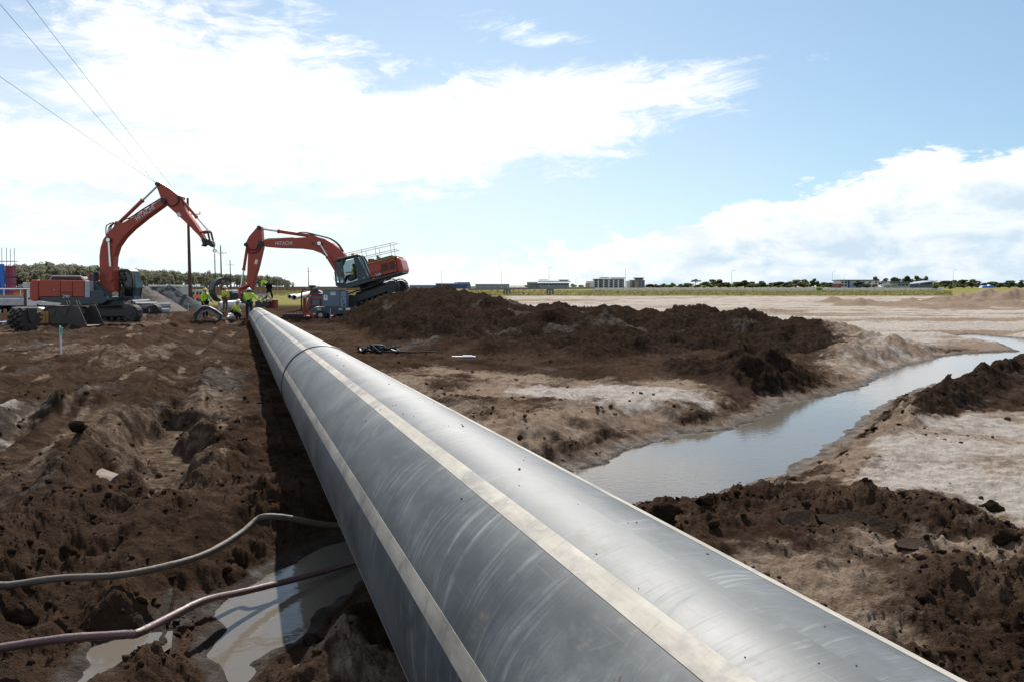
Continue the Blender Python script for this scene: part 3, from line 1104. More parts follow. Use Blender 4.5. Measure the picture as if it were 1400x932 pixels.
def build_pipe():
    root = empty('water_main_pipe', (0, 0, 0), 0, 'long grey-black plastic pipe with cream stripes running across the mud to the workers', 'pipe')
    cuts = [-9.0, 10.35, 29.2, 40.5, 47.5]
    for i in range(4):
        s = pipe_shell('pipe_section', cuts[i], cuts[i + 1], 0, 2 * math.pi, PIPE_R, 128, root, PIPE_M, 0.045)
        for q in range(8):
            ang = R(22.5 + 45 * q + (0.0, 1.2, -1.5, 2.0)[i])
            hw = R(3.6)
            pipe_shell('stripe', cuts[i] + .02, cuts[i + 1] - .02, ang - hw, ang + hw, PIPE_R + 0.0012, 6, s, STRIPE_M, 0.004)
    for c in cuts[1:-1]:
        pipe_shell('weld_bead', c - 0.03, c + 0.03, 0, 2 * math.pi, PIPE_R - 0.004, 128, root, BEAD_M, 0.0,
                   lambda u: 0.022 * math.sin(math.pi * u) ** 0.5 * (1 - 0.45 * math.exp(-((u - .5) / .12) ** 2)), 0.004)


build_pipe()


# ---------------------------------------------------------------- clods and crumbs
def rock_mesh(seed, sub=2, jag=0.35):
    bm = bmesh.new()
    bmesh.ops.create_icosphere(bm, subdivisions=sub, radius=1.0)
    rr = random.Random(seed)
    offs = [(Vector((rr.uniform(-1, 1), rr.uniform(-1, 1), rr.uniform(-1, 1))).normalized(), rr.uniform(0.55, 0.95)) for _ in range(9)]
    for v in bm.verts:
        p = v.co.normalized()
        k = 1.0
        for n, d in offs:
            dd = p.dot(n)
            if dd > d * 0.8: k = min(k, d * 0.8 / dd)
        v.co = p * k * (1 + rr.uniform(-jag, jag) * 0.35)
    bm.normal_update()
    vs = np.array([v.co[:] for v in bm.verts], np.float32)
    fs = np.array([[l.index for l in f.verts] for f in bm.faces], np.int32)
    bm.free()
    return vs, fs


def ico(seed):
    bm = bmesh.new()
    bmesh.ops.create_icosphere(bm, subdivisions=1, radius=1.0)
    rr = random.Random(seed)
    for v in bm.verts: v.co *= rr.uniform(.6, 1.15)
    vs = np.array([v.co[:] for v in bm.verts], np.float32)
    fs = np.array([[l.index for l in f.verts] for f in bm.faces], np.int32)
    bm.free()
    return vs, fs


def crumbs(name, pts, sizes, mtl, label, seed=1, sub=1, sink=0.35, soil=None, flat=0.75, peat_shade=None):
    """many small lumps joined into one object"""
    rr = np.random.RandomState(seed)
    protos = [rock_mesh(seed * 31 + k, max(sub, 1)) if sub else rock_mesh(seed * 31 + k, 1, .6) for k in range(7)]
    if not sub: protos = [ico(seed * 17 + k) for k in range(7)]
    V, F, S, off = [], [], [], 0
    for i, (p, s) in enumerate(zip(pts, sizes)):
        vs, fs = protos[i % 7]
        e = Euler((rr.uniform(-.5, .5), rr.uniform(-.5, .5), rr.uniform(0, 6.28))).to_matrix()
        sc = np.array([rr.uniform(.75, 1.35), rr.uniform(.75, 1.25), rr.uniform(.5, 1.0) * flat / 0.75]) * s
        q = (vs * sc) @ np.array(e).T
        q[:, 2] += p[2] + s * sc[2] / s * (1 - 2 * sink) * 0.8
        q[:, 0] += p[0]
        q[:, 1] += p[1]
        V.append(q); F.append(fs + off); off += len(vs)
        if soil is not None: S.append(np.repeat(soil[i][None], len(vs), 0))
    V, F = np.concatenate(V).astype(np.float32), np.concatenate(F)
    me = bpy.data.meshes.new(name)
    me.vertices.add(len(V)); me.vertices.foreach_set('co', V.ravel())
    me.loops.add(F.size); me.loops.foreach_set('vertex_index', F.ravel())
    me.polygons.add(len(F)); me.polygons.foreach_set('loop_start', (np.arange(len(F)) * 3).astype(np.int32))
    if soil is not None:
        ca = me.attributes.new('soil', 'FLOAT_COLOR', 'POINT')
        ca.data.foreach_set('color', np.concatenate(S).astype(np.float32).ravel())
        me.attributes.new('grass', 'FLOAT', 'POINT')
        pa_ = me.attributes.new('peat_shade', 'FLOAT', 'POINT')
        pa_.data.foreach_set('value', np.repeat(np.asarray(peat_shade, np.float32), len(protos[0][0])))
    me.materials.append(mtl)
    me.update(calc_edges=True)
    o = link(name, me)
    tag(o, label, 'clods', kind='stuff')
    return o


def scatter_clods():
    rr = np.random.RandomState(5)
    n = 76000
    th = rr.uniform(R(-38), R(38), n)
    r = 2.2 * np.exp(rr.rand(n) ** 0.9 * math.log(26 / 2.2))
    x, y = r * np.sin(th), r * np.cos(th)
    z, soil, rough, _, peat_shade = terrain(x, y, True)
    a, t = pipe_frame(x, y)
    patch = perlin(x * 0.9, y * 0.9, 151)
    den = np.clip(rough * 1.1 - 0.22 + 0.55 * patch, 0.008, 1) * np.where(a < 0.6, 0.38, 0.50) * sstep(24, 7, r)
    ok = (rr.rand(n) < den * 0.75) & (np.abs(a - PIPE_A) > PIPE_R * 0.9) & (sdq(x.astype(np.float32), y.astype(np.float32)) > 0.07)
    x, y, z, soil, r, peat_shade = x[ok], y[ok], z[ok], soil[ok], r[ok], peat_shade[ok]
    k = len(x)
    s = (0.0065 + 0.042 * rr.rand(k) ** 5.0) * (0.75 + 0.055 * np.minimum(r, 16))
    big = rr.rand(k) < 0.025
    s = np.where(big, s * 2.0, s)
    s = np.minimum(s, 0.075)
    soil = soil.copy()
    soil[:, :3] *= rr.rand(k, 1) ** 0.7
    ln = len(x)
    P3 = np.stack([x, y, z], -1)
    b_ = s * 700 / r > 2.2
    crumbs('soil_clods', P3[b_], s[b_], SOIL, 'brown soil clods strewn over the churned ground', 3, 1, 0.4, soil[b_], 0.75, peat_shade[b_])
    crumbs('soil_crumbs', P3[~b_], s[~b_], SOIL, 'fine brown soil crumbs strewn over the churned ground', 4, 0, 0.4, soil[~b_], 0.75, peat_shade[~b_])
    print('CLODS', b_.sum(), (~b_).sum())


scatter_clods()


def pipe_crumbs():
    rr = np.random.RandomState(8)
    pts, sz = [], []
    for i in range(58):
        t = 1.0 + 9.0 * rr.rand() ** 1.4
        q = R(rr.uniform(-22, 40))
        c = pipe_pt(t)
        s = 0.0025 + 0.0065 * rr.rand() ** 3
        pts.append((c.x - PC * math.sin(q) * PIPE_R, c.y - PS * math.sin(q) * PIPE_R, c.z + math.cos(q) * PIPE_R))
        sz.append(s)
    crumbs('mud_crumbs', np.array(pts), np.array(sz), mat('dried_mud', (.11, .062, .038), .9, dirt=.4), 'small brown mud crumbs lying on top of the pipe', 6, 1, 0.35)


pipe_crumbs()

# a few big lumps that stand out
def big_clod(px, py, z, size, label, seed, squash=0.8, tilt=0.0):
    x, y = gp(px, py, z)
    vs, fs = rock_mesh(seed, 3, 0.12)
    vv = vs.astype(np.float32)
    d = fbm(vv[:, 0] * 2.2 + seed, vv[:, 1] * 2.2 + vv[:, 2] * 1.7, 4, seed % 50, 0.6)
    vv = vv * (1 + 0.22 * d)[:, None] * np.array([size, size * .85, size * squash])
    me = bpy.data.meshes.new('mud_clod')
    me.from_pydata(vv.tolist(), [], fs.tolist())
    me.polygons.foreach_set('use_smooth', [True] * len(fs))
    ca = me.attributes.new('soil', 'FLOAT_COLOR', 'POINT')
    ca.data.foreach_set('color', np.zeros(len(vs) * 4, np.float32))
    me.attributes.new('grass', 'FLOAT', 'POINT')
    pa_ = me.attributes.new('peat_shade', 'FLOAT', 'POINT')
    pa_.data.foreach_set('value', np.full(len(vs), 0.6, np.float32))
    me.materials.append(SOIL)
    o = link('mud_clod', me)
    o.location = (x, y, gz(x, y) + size * squash * 0.42)
    o.rotation_euler = (tilt, 0, seed * 1.3)
    tag(o, label, 'clod', 'big lumps of mud')


big_clod(903, 700, 0.0, 0.17, 'big dark brown mud clod beside the right flank of the pipe at the water', 3)
big_clod(962, 690, 0.0, 0.085, 'small dark mud clod on the water edge right of the big clod by the pipe', 9)
big_clod(28, 812, 0.0, 0.105, 'rounded brown mud clod under the grey hose at the left edge', 5)
big_clod(95, 735, 0.05, 0.08, 'pale brown stone-like clod on the left rut above the grey hose', 21)
big_clod(108, 612, 0.0, 0.12, 'lone dark clod on the smooth brown track at the left', 8)
big_clod(430, 862, -0.2, 0.075, 'wet dark clod on the right shore of the brown puddle by the pipe', 12)
big_clod(1357, 660, 0.1, 0.09, 'dark clod lying on the pale sand at the right edge', 14)
big_clod(1375, 705, 0.1, 0.10, 'lone brown clod below the pale sand at the far right', 17)
big_clod(1270, 772, 0.1, 0.07, 'round brown clod on the trodden patch at the right', 18)
big_clod(182, 903, -0.24, 0.05, 'wet black clod standing in the small left puddle', 20)


# dried clay plates on the right bank and on the left rut
def plate(px, py, z, w, h, rot, label, seed, pitch=0.25, m=None, thick=0.035):
    rr = random.Random(seed)
    x, y = gp(px, py, z or 0.0)
    n = 9
    out = []
    for i in range(n):
        q = 2 * math.pi * i / n
        k = rr.uniform(0.55, 1.15)
        out.append((math.cos(q) * w * .5 * k, math.sin(q) * h * .5 * k))
    mb = MB()
    vs = [(p[0], p[1], rr.uniform(-.008, .008)) for p in out] + [(p[0] * 1.02, p[1] * 1.02, -thick) for p in out]
    fs = [tuple(range(n)), tuple(range(2 * n - 1, n - 1, -1))] + [((i + 1) % n, i, i + n, (i + 1) % n + n) for i in range(n)]
    mb.add(vs, fs)
    o = mb.build('clay_plate', m or CLAY_M)
    if z is None:
        x, y, _z = hit(px, py)
    o.location = (x, y, gz(x, y) + (0.02 + 0.12 * abs(math.sin(pitch)) * h if z is not None else -0.035))
    o.rotation_euler = (pitch, 0, rot)
    tag(o, label, 'slab', 'slabs of dried clay')


CLAY_M = mat('dried_dark_clay', (0.030, 0.020, 0.014), 0.85, dirt=0.4, dirtc=(.1, .08, .065), nscale=6, bump=0.5)
CLAYP_M = mat('dried_pale_clay', (0.26, 0.215, 0.18), 0.8, dirt=0.5, dirtc=(.12, .09, .07), nscale=5, bump=0.3)
plate(1092, 674, 0.14, 0.36, 0.22, 0.1, 'dark cracked clay slab, leftmost of the three on the right bank', 1, 0.6)
plate(1150, 668, 0.17, 0.36, 0.20, -0.1, 'dark cracked clay slab in the middle of three on the right bank', 2, 0.6)
plate(1207, 672, 0.17, 0.34, 0.18, -0.25, 'dark cracked clay slab, rightmost of three on the right bank', 3, 0.6)
plate(1245, 695, 0.17, 0.26, 0.15, -0.4, 'small dark clay slab below the three cracked slabs', 4, 0.4)
plate(1195, 842, 0.12, 0.20, 0.08, -0.5, 'thin brown clay flake near the pipe at lower right', 5, 0.3)
plate(1178, 826, 0.12, 0.22, 0.08, -0.45, 'thin brown clay flake just above the other near the pipe', 6, 0.3)
plate(138, 618, 0.12, 0.42, 0.30, 0.7, 'pale grey clay slab lying on the left rut ridge', 7, 0.45, CLAYP_M)
plate(880, 548, None, 0.7, 0.35, 0.3, 'grey clay slab on the pale sand left of the creek', 12, 0.2, CLAYP_M, 0.06)
plate(905, 531, None, 0.6, 0.3, -0.2, 'small grey clay slab above the other left of the creek', 13, 0.3, CLAYP_M, 0.06)


# ---------------------------------------------------------------- hoses
def catmull(pts, n=10):
    pts = [Vector(p) for p in pts]
    P = [pts[0] * 2 - pts[1]] + pts + [pts[-1] * 2 - pts[-2]]
    out = []
    for i in range(1, len(P) - 2):
        for k in range(n):
            t = k / n
            a, b, c, d = P[i - 1], P[i], P[i + 1], P[i + 2]
            out.append(0.5 * ((2 * b) + (c - a) * t + (2 * a - 5 * b + 4 * c - d) * t * t + (3 * b - a - 3 * c + d) * t ** 3))
    out.append(pts[-1])
    return out


HOSE_G = mat('dusty_grey_hose', (0.070, 0.055, 0.046), 0.7, dirt=0.55, dirtc=(.17, .13, .10), nscale=9, bump=0.2)
HOSE_R = mat('maroon_hose', (0.075, 0.036, 0.038), 0.5, dirt=0.5, dirtc=(.16, .115, .09), nscale=9, bump=0.2)


def hose(name, pxs, m, r, label):
    pts = []
    for px, py, zz in pxs:
        x, y = gp(px, py, zz)
        pts.append((x, y, zz))
    path = catmull(pts, 8)
    xs = np.array([p.x for p in path], np.float32); ys = np.array([p.y for p in path], np.float32)
    g = terrain(xs, ys, True)[0]
    ker = np.array([.1, .2, .4, .2, .1])
    zz = np.array([max(p.z, g[i] + r * 0.7) for i, p in enumerate(path)])
    zz = np.convolve(np.pad(zz, 2, 'edge'), ker, 'valid')
    path = [Vector((p.x, p.y, float(zz[i]))) for i, p in enumerate(path)]
    rr = random.Random(len(path))
    o = MB().tube(path, [r * rr.uniform(0.95, 1.05) for _ in path], 12).build(name, m, None, True)
    tag(o, label, 'hose')


hose('drain_hose', [(-120, 815, .0), (0, 801, .02), (80, 790, .03), (160, 786, .03), (232, 772, .02), (285, 755, .02), (330, 728, .05), (352, 709, .1), (368, 705, .12), (400, 708, .08), (440, 716, .0), (480, 718, -.1), (540, 720, -.2)],
     HOSE_G, 0.0215, 'dusty grey drain hose, upper of the two crossing the mud to the pipe')
hose('drain_hose', [(-120, 905, -.08), (0, 885, -.06), (90, 872, -.05), (170, 867, -.05), (190, 864, -.04), (235, 842, -.08), (280, 820, -.1), (330, 809, -.2), (400, 792, -.28), (450, 778, -.3), (490, 766, -.32), (540, 750, -.34)],
     HOSE_R, 0.0225, 'maroon drain hose, lower of the two, lying across the brown puddle')

# ---------------------------------------------------------------- shared materials of the machines
RED = mat('excavator_red', (0.36, 0.056, 0.028), 0.42, dirt=0.35, dirtc=(.16, .075, .05), nscale=1.6)
RED2 = mat('faded_red', (0.36, 0.075, 0.045), 0.5, dirt=0.4, dirtc=(.15, .08, .06), nscale=1.6)
DARK = mat('dark_steel', (0.022, 0.024, 0.027), 0.5, dirt=0.4, dirtc=(.06, .048, .04), nscale=2.5)
MUDDY = mat('muddy_track_steel', (0.030, 0.026, 0.023), 0.75, dirt=0.7, dirtc=(.065, .048, .036), nscale=3.0, bump=0.4)
SLATE = mat('slate_blue_paint', (0.040, 0.055, 0.070), 0.45, dirt=0.3, dirtc=(.09, .075, .06))
LGREY = mat('light_grey_paint', (0.36, 0.39, 0.42), 0.5, dirt=0.35)
CHROME = mat('chrome_rod', (0.70, 0.73, 0.76), 0.18, 0.9, dirt=0.1)
RUBBER = mat('black_rubber', (0.015, 0.015, 0.016), 0.7, dirt=0.4, dirtc=(.07, .055, .045))
WHITE = mat('white_paint', (0.72, 0.72, 0.70), 0.5, dirt=0.3, dirtc=(.3, .26, .22))
OCHRE = mat('ochre_paint', (0.30, 0.17, 0.035), 0.55, dirt=0.45)
ORANGE = mat('orange_plastic', (0.85, 0.22, 0.02), 0.4, dirt=0.1)
BUCKET = mat('worn_bucket_steel', (0.050, 0.047, 0.048), 0.5, 0.25, dirt=0.7, dirtc=(.10, .07, .052), nscale=2.2, bump=0.25)
CONC = mat('grey_concrete', (0.34, 0.345, 0.35), 0.85, dirt=0.4, dirtc=(.2, .18, .16), nscale=2.5, bump=0.2)
LETTER = mat('pale_lettering', (0.62, 0.66, 0.72), 0.5, dirt=0.1)


def glass_material():
    m = bpy.data.materials.new('tinted_glass')
    m.use_nodes = True
    nt = m.node_tree
    nt.nodes.clear()
    tr = nt.nodes.new('ShaderNodeBsdfTransparent')
    tr.inputs[0].default_value = (0.42, 0.50, 0.52, 1)
    gl = nt.nodes.new('ShaderNodeBsdfGlossy')
    gl.inputs['Roughness'].default_value = 0.03
    fr = nt.nodes.new('ShaderNodeFresnel')
    fr.inputs[0].default_value = 1.5
    mx = nt.nodes.new('ShaderNodeMixShader')
    nt.links.new(fr.outputs[0], mx.inputs[0])
    nt.links.new(tr.outputs[0], mx.inputs[1])
    nt.links.new(gl.outputs[0], mx.inputs[2])
    o = nt.nodes.new('ShaderNodeOutputMaterial')
    nt.links.new(mx.outputs[0], o.inputs[0])
    return m


GLASS = glass_material()


def lettering(text, size, loc, ang, parent, m=None, name='lettering', extr=0.004, bold=0.0, sx=1.0):
    """raised letters facing -y (towards the camera side), turned by ang in the x-z plane"""
    c = bpy.data.curves.new(name, 'FONT')
    c.body = text
    c.size = size
    c.align_x, c.align_y = 'CENTER', 'CENTER'
    c.extrude = extr
    c.offset = bold
    tmp = bpy.data.objects.new('tmp', c)
    col.objects.link(tmp)
    dg = bpy.context.evaluated_depsgraph_get()
    me = bpy.data.meshes.new_from_object(tmp.evaluated_get(dg))
    bpy.data.objects.remove(tmp, do_unlink=True)
    me.materials.clear()
    me.materials.append(m or LETTER)
    o = link(name, me, parent)
    o.rotation_euler = Euler((math.pi / 2, -ang, 0), 'XYZ')
    o.scale = (sx, 1, 1)
    o.location = loc
    return o


class Tracer:
    """side-on survey of one machine: photo pixels -> local x (right) and z (up) in its own plane"""
    def __init__(s, rx, ry, Y, zoom=None):
        s.o = at(rx, ry, Y)
        s.Y = Y
        s.z = zoom

    def __call__(s, X, Y):
        if s.z: X, Y = s.z[0] + X / s.z[2], s.z[1] + Y / s.z[2]
        p = at(X, Y, s.Y)
        return (p.x - s.o.x, p.z - s.o.z)

    def poly(s, pts):
        return [s(*p) for p in pts]

    def p3(s, X, Y, y):
        a = s(X, Y)
        return (a[0], y, a[1])


def track(root, x0, z0, x1, z1, yc, w, r, mtl=MUDDY):
    """crawler chain of separate shoes round two end wheels, with wheels and rollers as sub-parts"""
    mb = MB()
    A, B = Vector((x0, 0, z0)), Vector((x1, 0, z1))
    d = (B - A); L = d.length; d.normalize()
    nrm = Vector((-d.z, 0, d.x))
    per = 2 * L + 2 * math.pi * r
    n = int(per / 0.19)
    for i in range(n):
        s = per * i / n
        if s < L:
            p, t = A + d * s + nrm * r, d
        elif s < L + math.pi * r:
            q = (s - L) / r
            nn = nrm * math.cos(q) + d * math.sin(q)
            p, t = B + nn * r, d * math.cos(q) - nrm * math.sin(q)
        elif s < 2 * L + math.pi * r:
            p, t = B - d * (s - L - math.pi * r) - nrm * r, -d
        else:
            q = (s - 2 * L - math.pi * r) / r
            nn = -nrm * math.cos(q) - d * math.sin(q)
            p, t = A + nn * r, -d * math.cos(q) + nrm * math.sin(q)
        if s < L and 0.2 < s / L < 0.8: p = p - nrm * 0.05 * math.sin((s / L - .2) / .6 * math.pi)
        out = Vector((-t.z, 0, t.x))
        m = Matrix((t, Vector((0, 1, 0)), out)).transposed()
        mb.box(p + Vector((0, yc, 0)), (0.175, w, 0.045), m)
        mb.box(p + out * 0.035 + Vector((0, yc, 0)), (0.03, w * .98, 0.04), m)
    o = mb.build('track', mtl, root)
    for c, nm in ((A, 'idler_wheel'), (B, 'drive_sprocket')):
        MB().cyl((c.x, yc - w * .4, c.z), (c.x, yc + w * .4, c.z), r * .82, n=20).cyl((c.x, yc - w * .46, c.z), (c.x, yc + w * .46, c.z), r * .35, n=14).build(nm, DARK, o, True)
    fr = MB()
    mid = (A + B) / 2
    ang = math.atan2(d.z, d.x)
    fr.box((mid.x, yc, mid.z), (L - r * .9, w * .62, r * 0.95), Euler((0, -ang, 0)))
    fr.build('track_frame', DARK, o, bevel=.03)
    k = 7
    for i in range(k):
        p = A + d * (L * (i + .7) / (k + .4)) - nrm * (r - .12)
        MB().cyl((p.x, yc - w * .42, p.z), (p.x, yc + w * .42, p.z), .09, n=12).build('roller', DARK, o, True)
    return o


def cylinder(root, p0, p1, split, rb, name='hydraulic_cylinder', red=None):
    """hydraulic ram: barrel from p0 to the split point, chromed rod on to p1"""
    p0, p1 = Vector(p0), Vector(p1)
    m = p0.lerp(p1, split)
    b = MB().cyl(p0, m, rb, n=14).cyl(m - (p1 - p0).normalized() * .12, m, rb * 1.25, n=14).cyl(p0 - Vector((0, .1, 0)), p0 + Vector((0, .1, 0)), rb * 1.3, n=12)
    o = b.build(name, red or RED, root, True)
    MB().cyl(m, p1, rb * .55, n=12).cyl(p1 - Vector((0, .09, 0)), p1 + Vector((0, .09, 0)), rb * 1.1, n=12).build('rod', CHROME, o, True)
    return o


def pin(root, c, r, y):
    MB().cyl((c[0], -y, c[1]), (c[0], y, c[1]), r, n=16).build('pivot_pin', DARK, root, True)


def cab(root, out, y0, y1, T, panes, framem):
    """operator cab: closed shell of pillars, roof and floor round separate panes"""
    # out: outline polygon (x,z); panes: list of inner polygons on both sides
    n = len(out)
    cx, cz = sum(p[0] for p in out) / n, sum(p[1] for p in out) / n
    inner = [(cx + (x - cx) * .90, cz + (z - cz) * .92) for x, z in out]
    mb = MB()
    for ya, yb in ((y0, y0 + .06), (y1 - .06, y1)):
        vs = [(x, ya, z) for x, z in out] + [(x, ya, z) for x, z in inner] + [(x, yb, z) for x, z in out] + [(x, yb, z) for x, z in inner]
        fs = []
        for i in range(n):
            j = (i + 1) % n
            fs += [(i, j, n + j, n + i), (2 * n + j, 2 * n + i, 3 * n + i, 3 * n + j), (i, 2 * n + i, 2 * n + j, j), (n + j, 3 * n + j, 3 * n + i, n + i)]
        mb.add(vs, fs)
    c = mb.build('cab', framem, root)
    return c, inner


# ================================================================ excavator on the left, lifting the pipe offcut
def left_excavator():
    T = Tracer(153, 438, 47.0, (0, 240, 4.236))
    root = empty('excavator', T.o, 0, 'left red crawler excavator, boom raised high, chain hanging from its arm', 'excavator', 'excavators on the pipe job')
    H = 1.36
    x0, x1 = T(470, 0)[0], T(800, 0)[0]
    track(root, x0 + .35, .47, x1 - .05, .47, -1.18, .6, .45)
    track(root, x0 + .45, .47, x1 + .12, .47, 1.18, .6, .45)
    MB().box(((x0 + x1) / 2, 0, .62), (1.9, 1.9, .5)).build('car_body', DARK, root, bevel=.05)
    MB().cyl((0, 0, .85), (0, 0, 1.16), .72, n=28).build('slew_ring', DARK, root, True)
    MB().prism(T.poly([(300, 703), (690, 703), (690, 722), (660, 742), (520, 745), (320, 726)]), -H, H).build('slew_frame', SLATE, root, bevel=.03)
    cw = MB().prism(T.poly([(250, 640), (253, 618), (262, 606), (302, 606), (302, 722), (265, 726), (253, 715), (250, 700)]), -H, H).build('counterweight', RED, root, bevel=.07)
    hs = MB().prism(T.poly([(304, 606), (560, 610), (560, 702), (304, 702)]), -H + .04, H).build('engine_housing', RED, root, bevel=.02)
    for a, b in ((306, 425), (428, 493), (496, 558)):
        d = MB().prism(T.poly([(a, 612), (b, 613), (b, 700), (a, 700)]), -H - .01, -H + .07).build('side_door', RED, hs, bevel=.012)
    MB().prism(T.poly([(390, 659), (397, 659), (397, 665), (390, 665)]), -H - .05, -H - .01).build('door_latch', LGREY, hs)
    lettering('ZAXIS', .30, T.p3(458, 684, -H - .015), 0, root, DARK)
    lettering('240', .27, T.p3(458, 699, -H - .015), 0, root)
    MB().prism(T.poly([(316, 605), (326, 586), (485, 588), (500, 606)]), -.4, 1.1).build('engine_hood', DARK, root, bevel=.04)
    MB().tube([T.p3(318, 604, -.5), T.p3(330, 583, -.5), T.p3(490, 585, -.5), T.p3(506, 592, -.5), T.p3(514, 608, -.5)], .045).build('hood_rail', LGREY, root, True)
    MB().cyl(T.p3(541, 610, -.4), T.p3(541, 585, -.4), .12).cyl(T.p3(541, 585, -.4), T.p3(541, 574, -.4), .19, .17).build('air_cleaner', RED2, root, True)
    MB().prism(T.poly([(562, 612), (588, 614), (590, 706), (562, 706)]), -H, -H + .5).build('step_panel', LGREY, root, bevel=.02)
    MB().prism(T.poly([(592, 668), (650, 664), (668, 684), (670, 712), (592, 712)]), -H, -.35).build('tool_box', SLATE, root, bevel=.06)
    MB().prism(T.poly([(562, 610), (592, 560), (592, 612), (610, 640), (640, 664), (592, 668)]), -.9, -.38).build('fuel_tank', SLATE, root, bevel=.03)
    MB().tube([T.p3(586, 612, -1.25), T.p3(586, 527, -1.25), T.p3(630, 527, -1.25), T.p3(652, 560, -1.25), T.p3(672, 585, -1.25), T.p3(672, 700, -1.25)], .028).build('hand_rail', DARK, root, True)
    # cab on the far side of the boom
    out = T.poly([(668, 720), (668, 556), (682, 546), (725, 545), (742, 556), (752, 590), (765, 650), (752, 722)])
    c, inn = cab(root, out, .36, 1.36, T, None, DARK)
    MB().prism(T.poly([(666, 556), (682, 544), (727, 543), (744, 556)]), .34, 1.38).build('roof', DARK, c, bevel=.03)
    MB().prism(T.poly([(668, 722), (754, 722), (752, 700), (668, 700)]), .37, 1.35).build('floor_panel', SLATE, c)
    for y in (.39, 1.33):
        MB().prism(inn, y - .006, y + .006).build('side_window', GLASS, c)
    MB().add([T.p3(744, 560, .42), T.p3(765, 650, .42), T.p3(765, 650, 1.3), T.p3(744, 560, 1.3)], [(0, 1, 2, 3)]).build('windscreen', GLASS, c)
    MB().prism(T.poly([(690, 700), (690, 640), (700, 610), (712, 610), (712, 660), (735, 665), (735, 700)]), .62, 1.1).build('operator_seat', DARK, c, bevel=.05)
    MB().tube([T.p3(752, 558, .36), T.p3(765, 570, .30), T.p3(770, 640, .30), T.p3(762, 690, .36)], .02).build('mirror_rail', DARK, root, True)
    # boom
    BO = [(618, 680), (592, 620), (590, 470), (596, 420), (612, 372), (640, 334), (672, 300), (715, 282), (790, 240), (870, 190), (945, 142), (962, 142), (972, 158), (962, 172),
          (935, 192), (860, 246), (778, 312), (728, 362), (692, 414), (674, 470), (668, 540), (676, 670), (650, 690)]
    b = MB().prism(T.poly(BO), -.31, .31).build('boom', RED, root, bevel=.03)
    MB().prism(T.poly([(668, 300), (676, 268), (700, 268), (716, 284), (700, 300)]), -.2, .2).build('cylinder_bracket', RED, b)
    lettering('HITACHI', .36, T.p3(854, 222, -.322), math.atan2(65, 98), b, None, bold=.006, sx=.92)
    hp = [T.p3(*p, -.16) for p in ((628, 345), (640, 300), (662, 282), (690, 272), (760, 246), (830, 200), (900, 158), (940, 134), (962, 140))]
    for k, oy in enumerate((-.16, 0, .16)):
        MB().tube(catmull([(x, y + .16 + oy, z + .04 * k) for x, y, z in hp], 5), .026, 6).build('hydraulic_hose', RUBBER, b, True)
    MB().tube(catmull([T.p3(*p, -.36) for p in ((632, 350), (633, 300), (650, 285), (676, 276))], 6), .03, 6).build('hydraulic_hose', RUBBER, b, True)
    for X in (760, 800, 840, 880):
        MB().box(T.p3(X, 262 - (X - 750) * .62, 0), (.10, .5, .12), Euler((0, -.56, 0))).build('hose_clamp', DARK, b)
    for y in (-.42, .42):
        cylinder(root, T.p3(662, 600, y), T.p3(650, 377, y), .32, .10)
    pin(root, T(650, 377), .13, .5)
    cylinder(root, T.p3(684, 282, 0), T.p3(918, 56, 0), .62, .105)
    # arm
    AR = [(912, 58), (918, 44), (930, 42), (990, 78), (1045, 122), (1056, 150), (1082, 205), (1130, 270), (1170, 330), (1196, 372), (1186, 388), (1160, 352), (1100, 290), (1030, 225), (968, 170), (945, 150), (930, 105)]
    a = MB().prism(T.poly(AR), -.24, .24).build('arm', RED, root, bevel=.025)
    MB().prism(T.poly([(1030, 224), (1048, 216), (1060, 236), (1042, 248)]), -.252, -.242).build('number_plate', WHITE, a)
    pin(root, T(961, 150), .15, .42)
    pin(root, T(922, 54), .12, .32)
    pin(root, T(1048, 132), .12, .32)
    MB().tube(catmull([T.p3(*p, -.3) for p in ((945, 140), (968, 150), (985, 172), (1010, 182), (1040, 165), (1048, 140))], 6), .03, 6).build('hydraulic_hose', RUBBER, a, True)
    cylinder(root, T.p3(1052, 142, 0), T.p3(1206, 322, 0), .58, .085)
    for y in (-.26, .26):
        MB().tube([T.p3(1166, 333, y), T.p3(1212, 326, y)], .07, 8).build('link_bar', RED, root, True)
        MB().tube([T.p3(1212, 326, y), T.p3(1228, 395, y)], .06, 8).build('link_bar', DARK, root, True)
    q = MB().prism(T.poly([(1172, 372), (1190, 362), (1216, 376), (1232, 380), (1240, 404), (1232, 418), (1218, 408), (1196, 404), (1184, 414), (1172, 408), (1182, 398)]), -.25, .25).build('quick_coupler', DARK, root, bevel=.03)
    pin(root, T(1196, 378), .09, .3)
    return T


def lifting_chain(T):
    X0, Z0 = T(1241, 412)
    X1, Z1 = T(1247, 600)
    root = empty('lifting_chain', T.o + Vector((X0, 0, Z0)), 0, 'steel lifting chain with hook hanging from the left excavator arm', 'chain')
    L = Z0 - Z1
    dx = X1 - X0
    n = 22
    for i in range(n):
        if 3 <= i <= 4: continue
        s = (i + .5) / n
        c = Vector((dx * s, 0, -L * s))
        h, w = L / n * .62, .035
        pts = [(0, 0, h), (w, 0, h * .5), (w, 0, -h * .5), (0, 0, -h), (-w, 0, -h * .5), (-w, 0, h * .5), (0, 0, h)]
        m = Matrix.Rotation(math.pi / 2 * (i % 2), 3, 'Z')
        MB().tube([c + m @ Vector(p) for p in pts], .014, 5).build('chain_link', DARK, root, True)
    c = Vector((dx * .17, 0, -L * .17))
    MB().tube([c + Vector((0.02 + .09 * math.sin(q), 0, .05 - .09 * math.cos(q) + .02)) for q in np.linspace(math.pi, math.pi * 2.8, 12)], .026, 6).build('hook', DARK, root, True)


TL = left_excavator()
lifting_chain(TL)


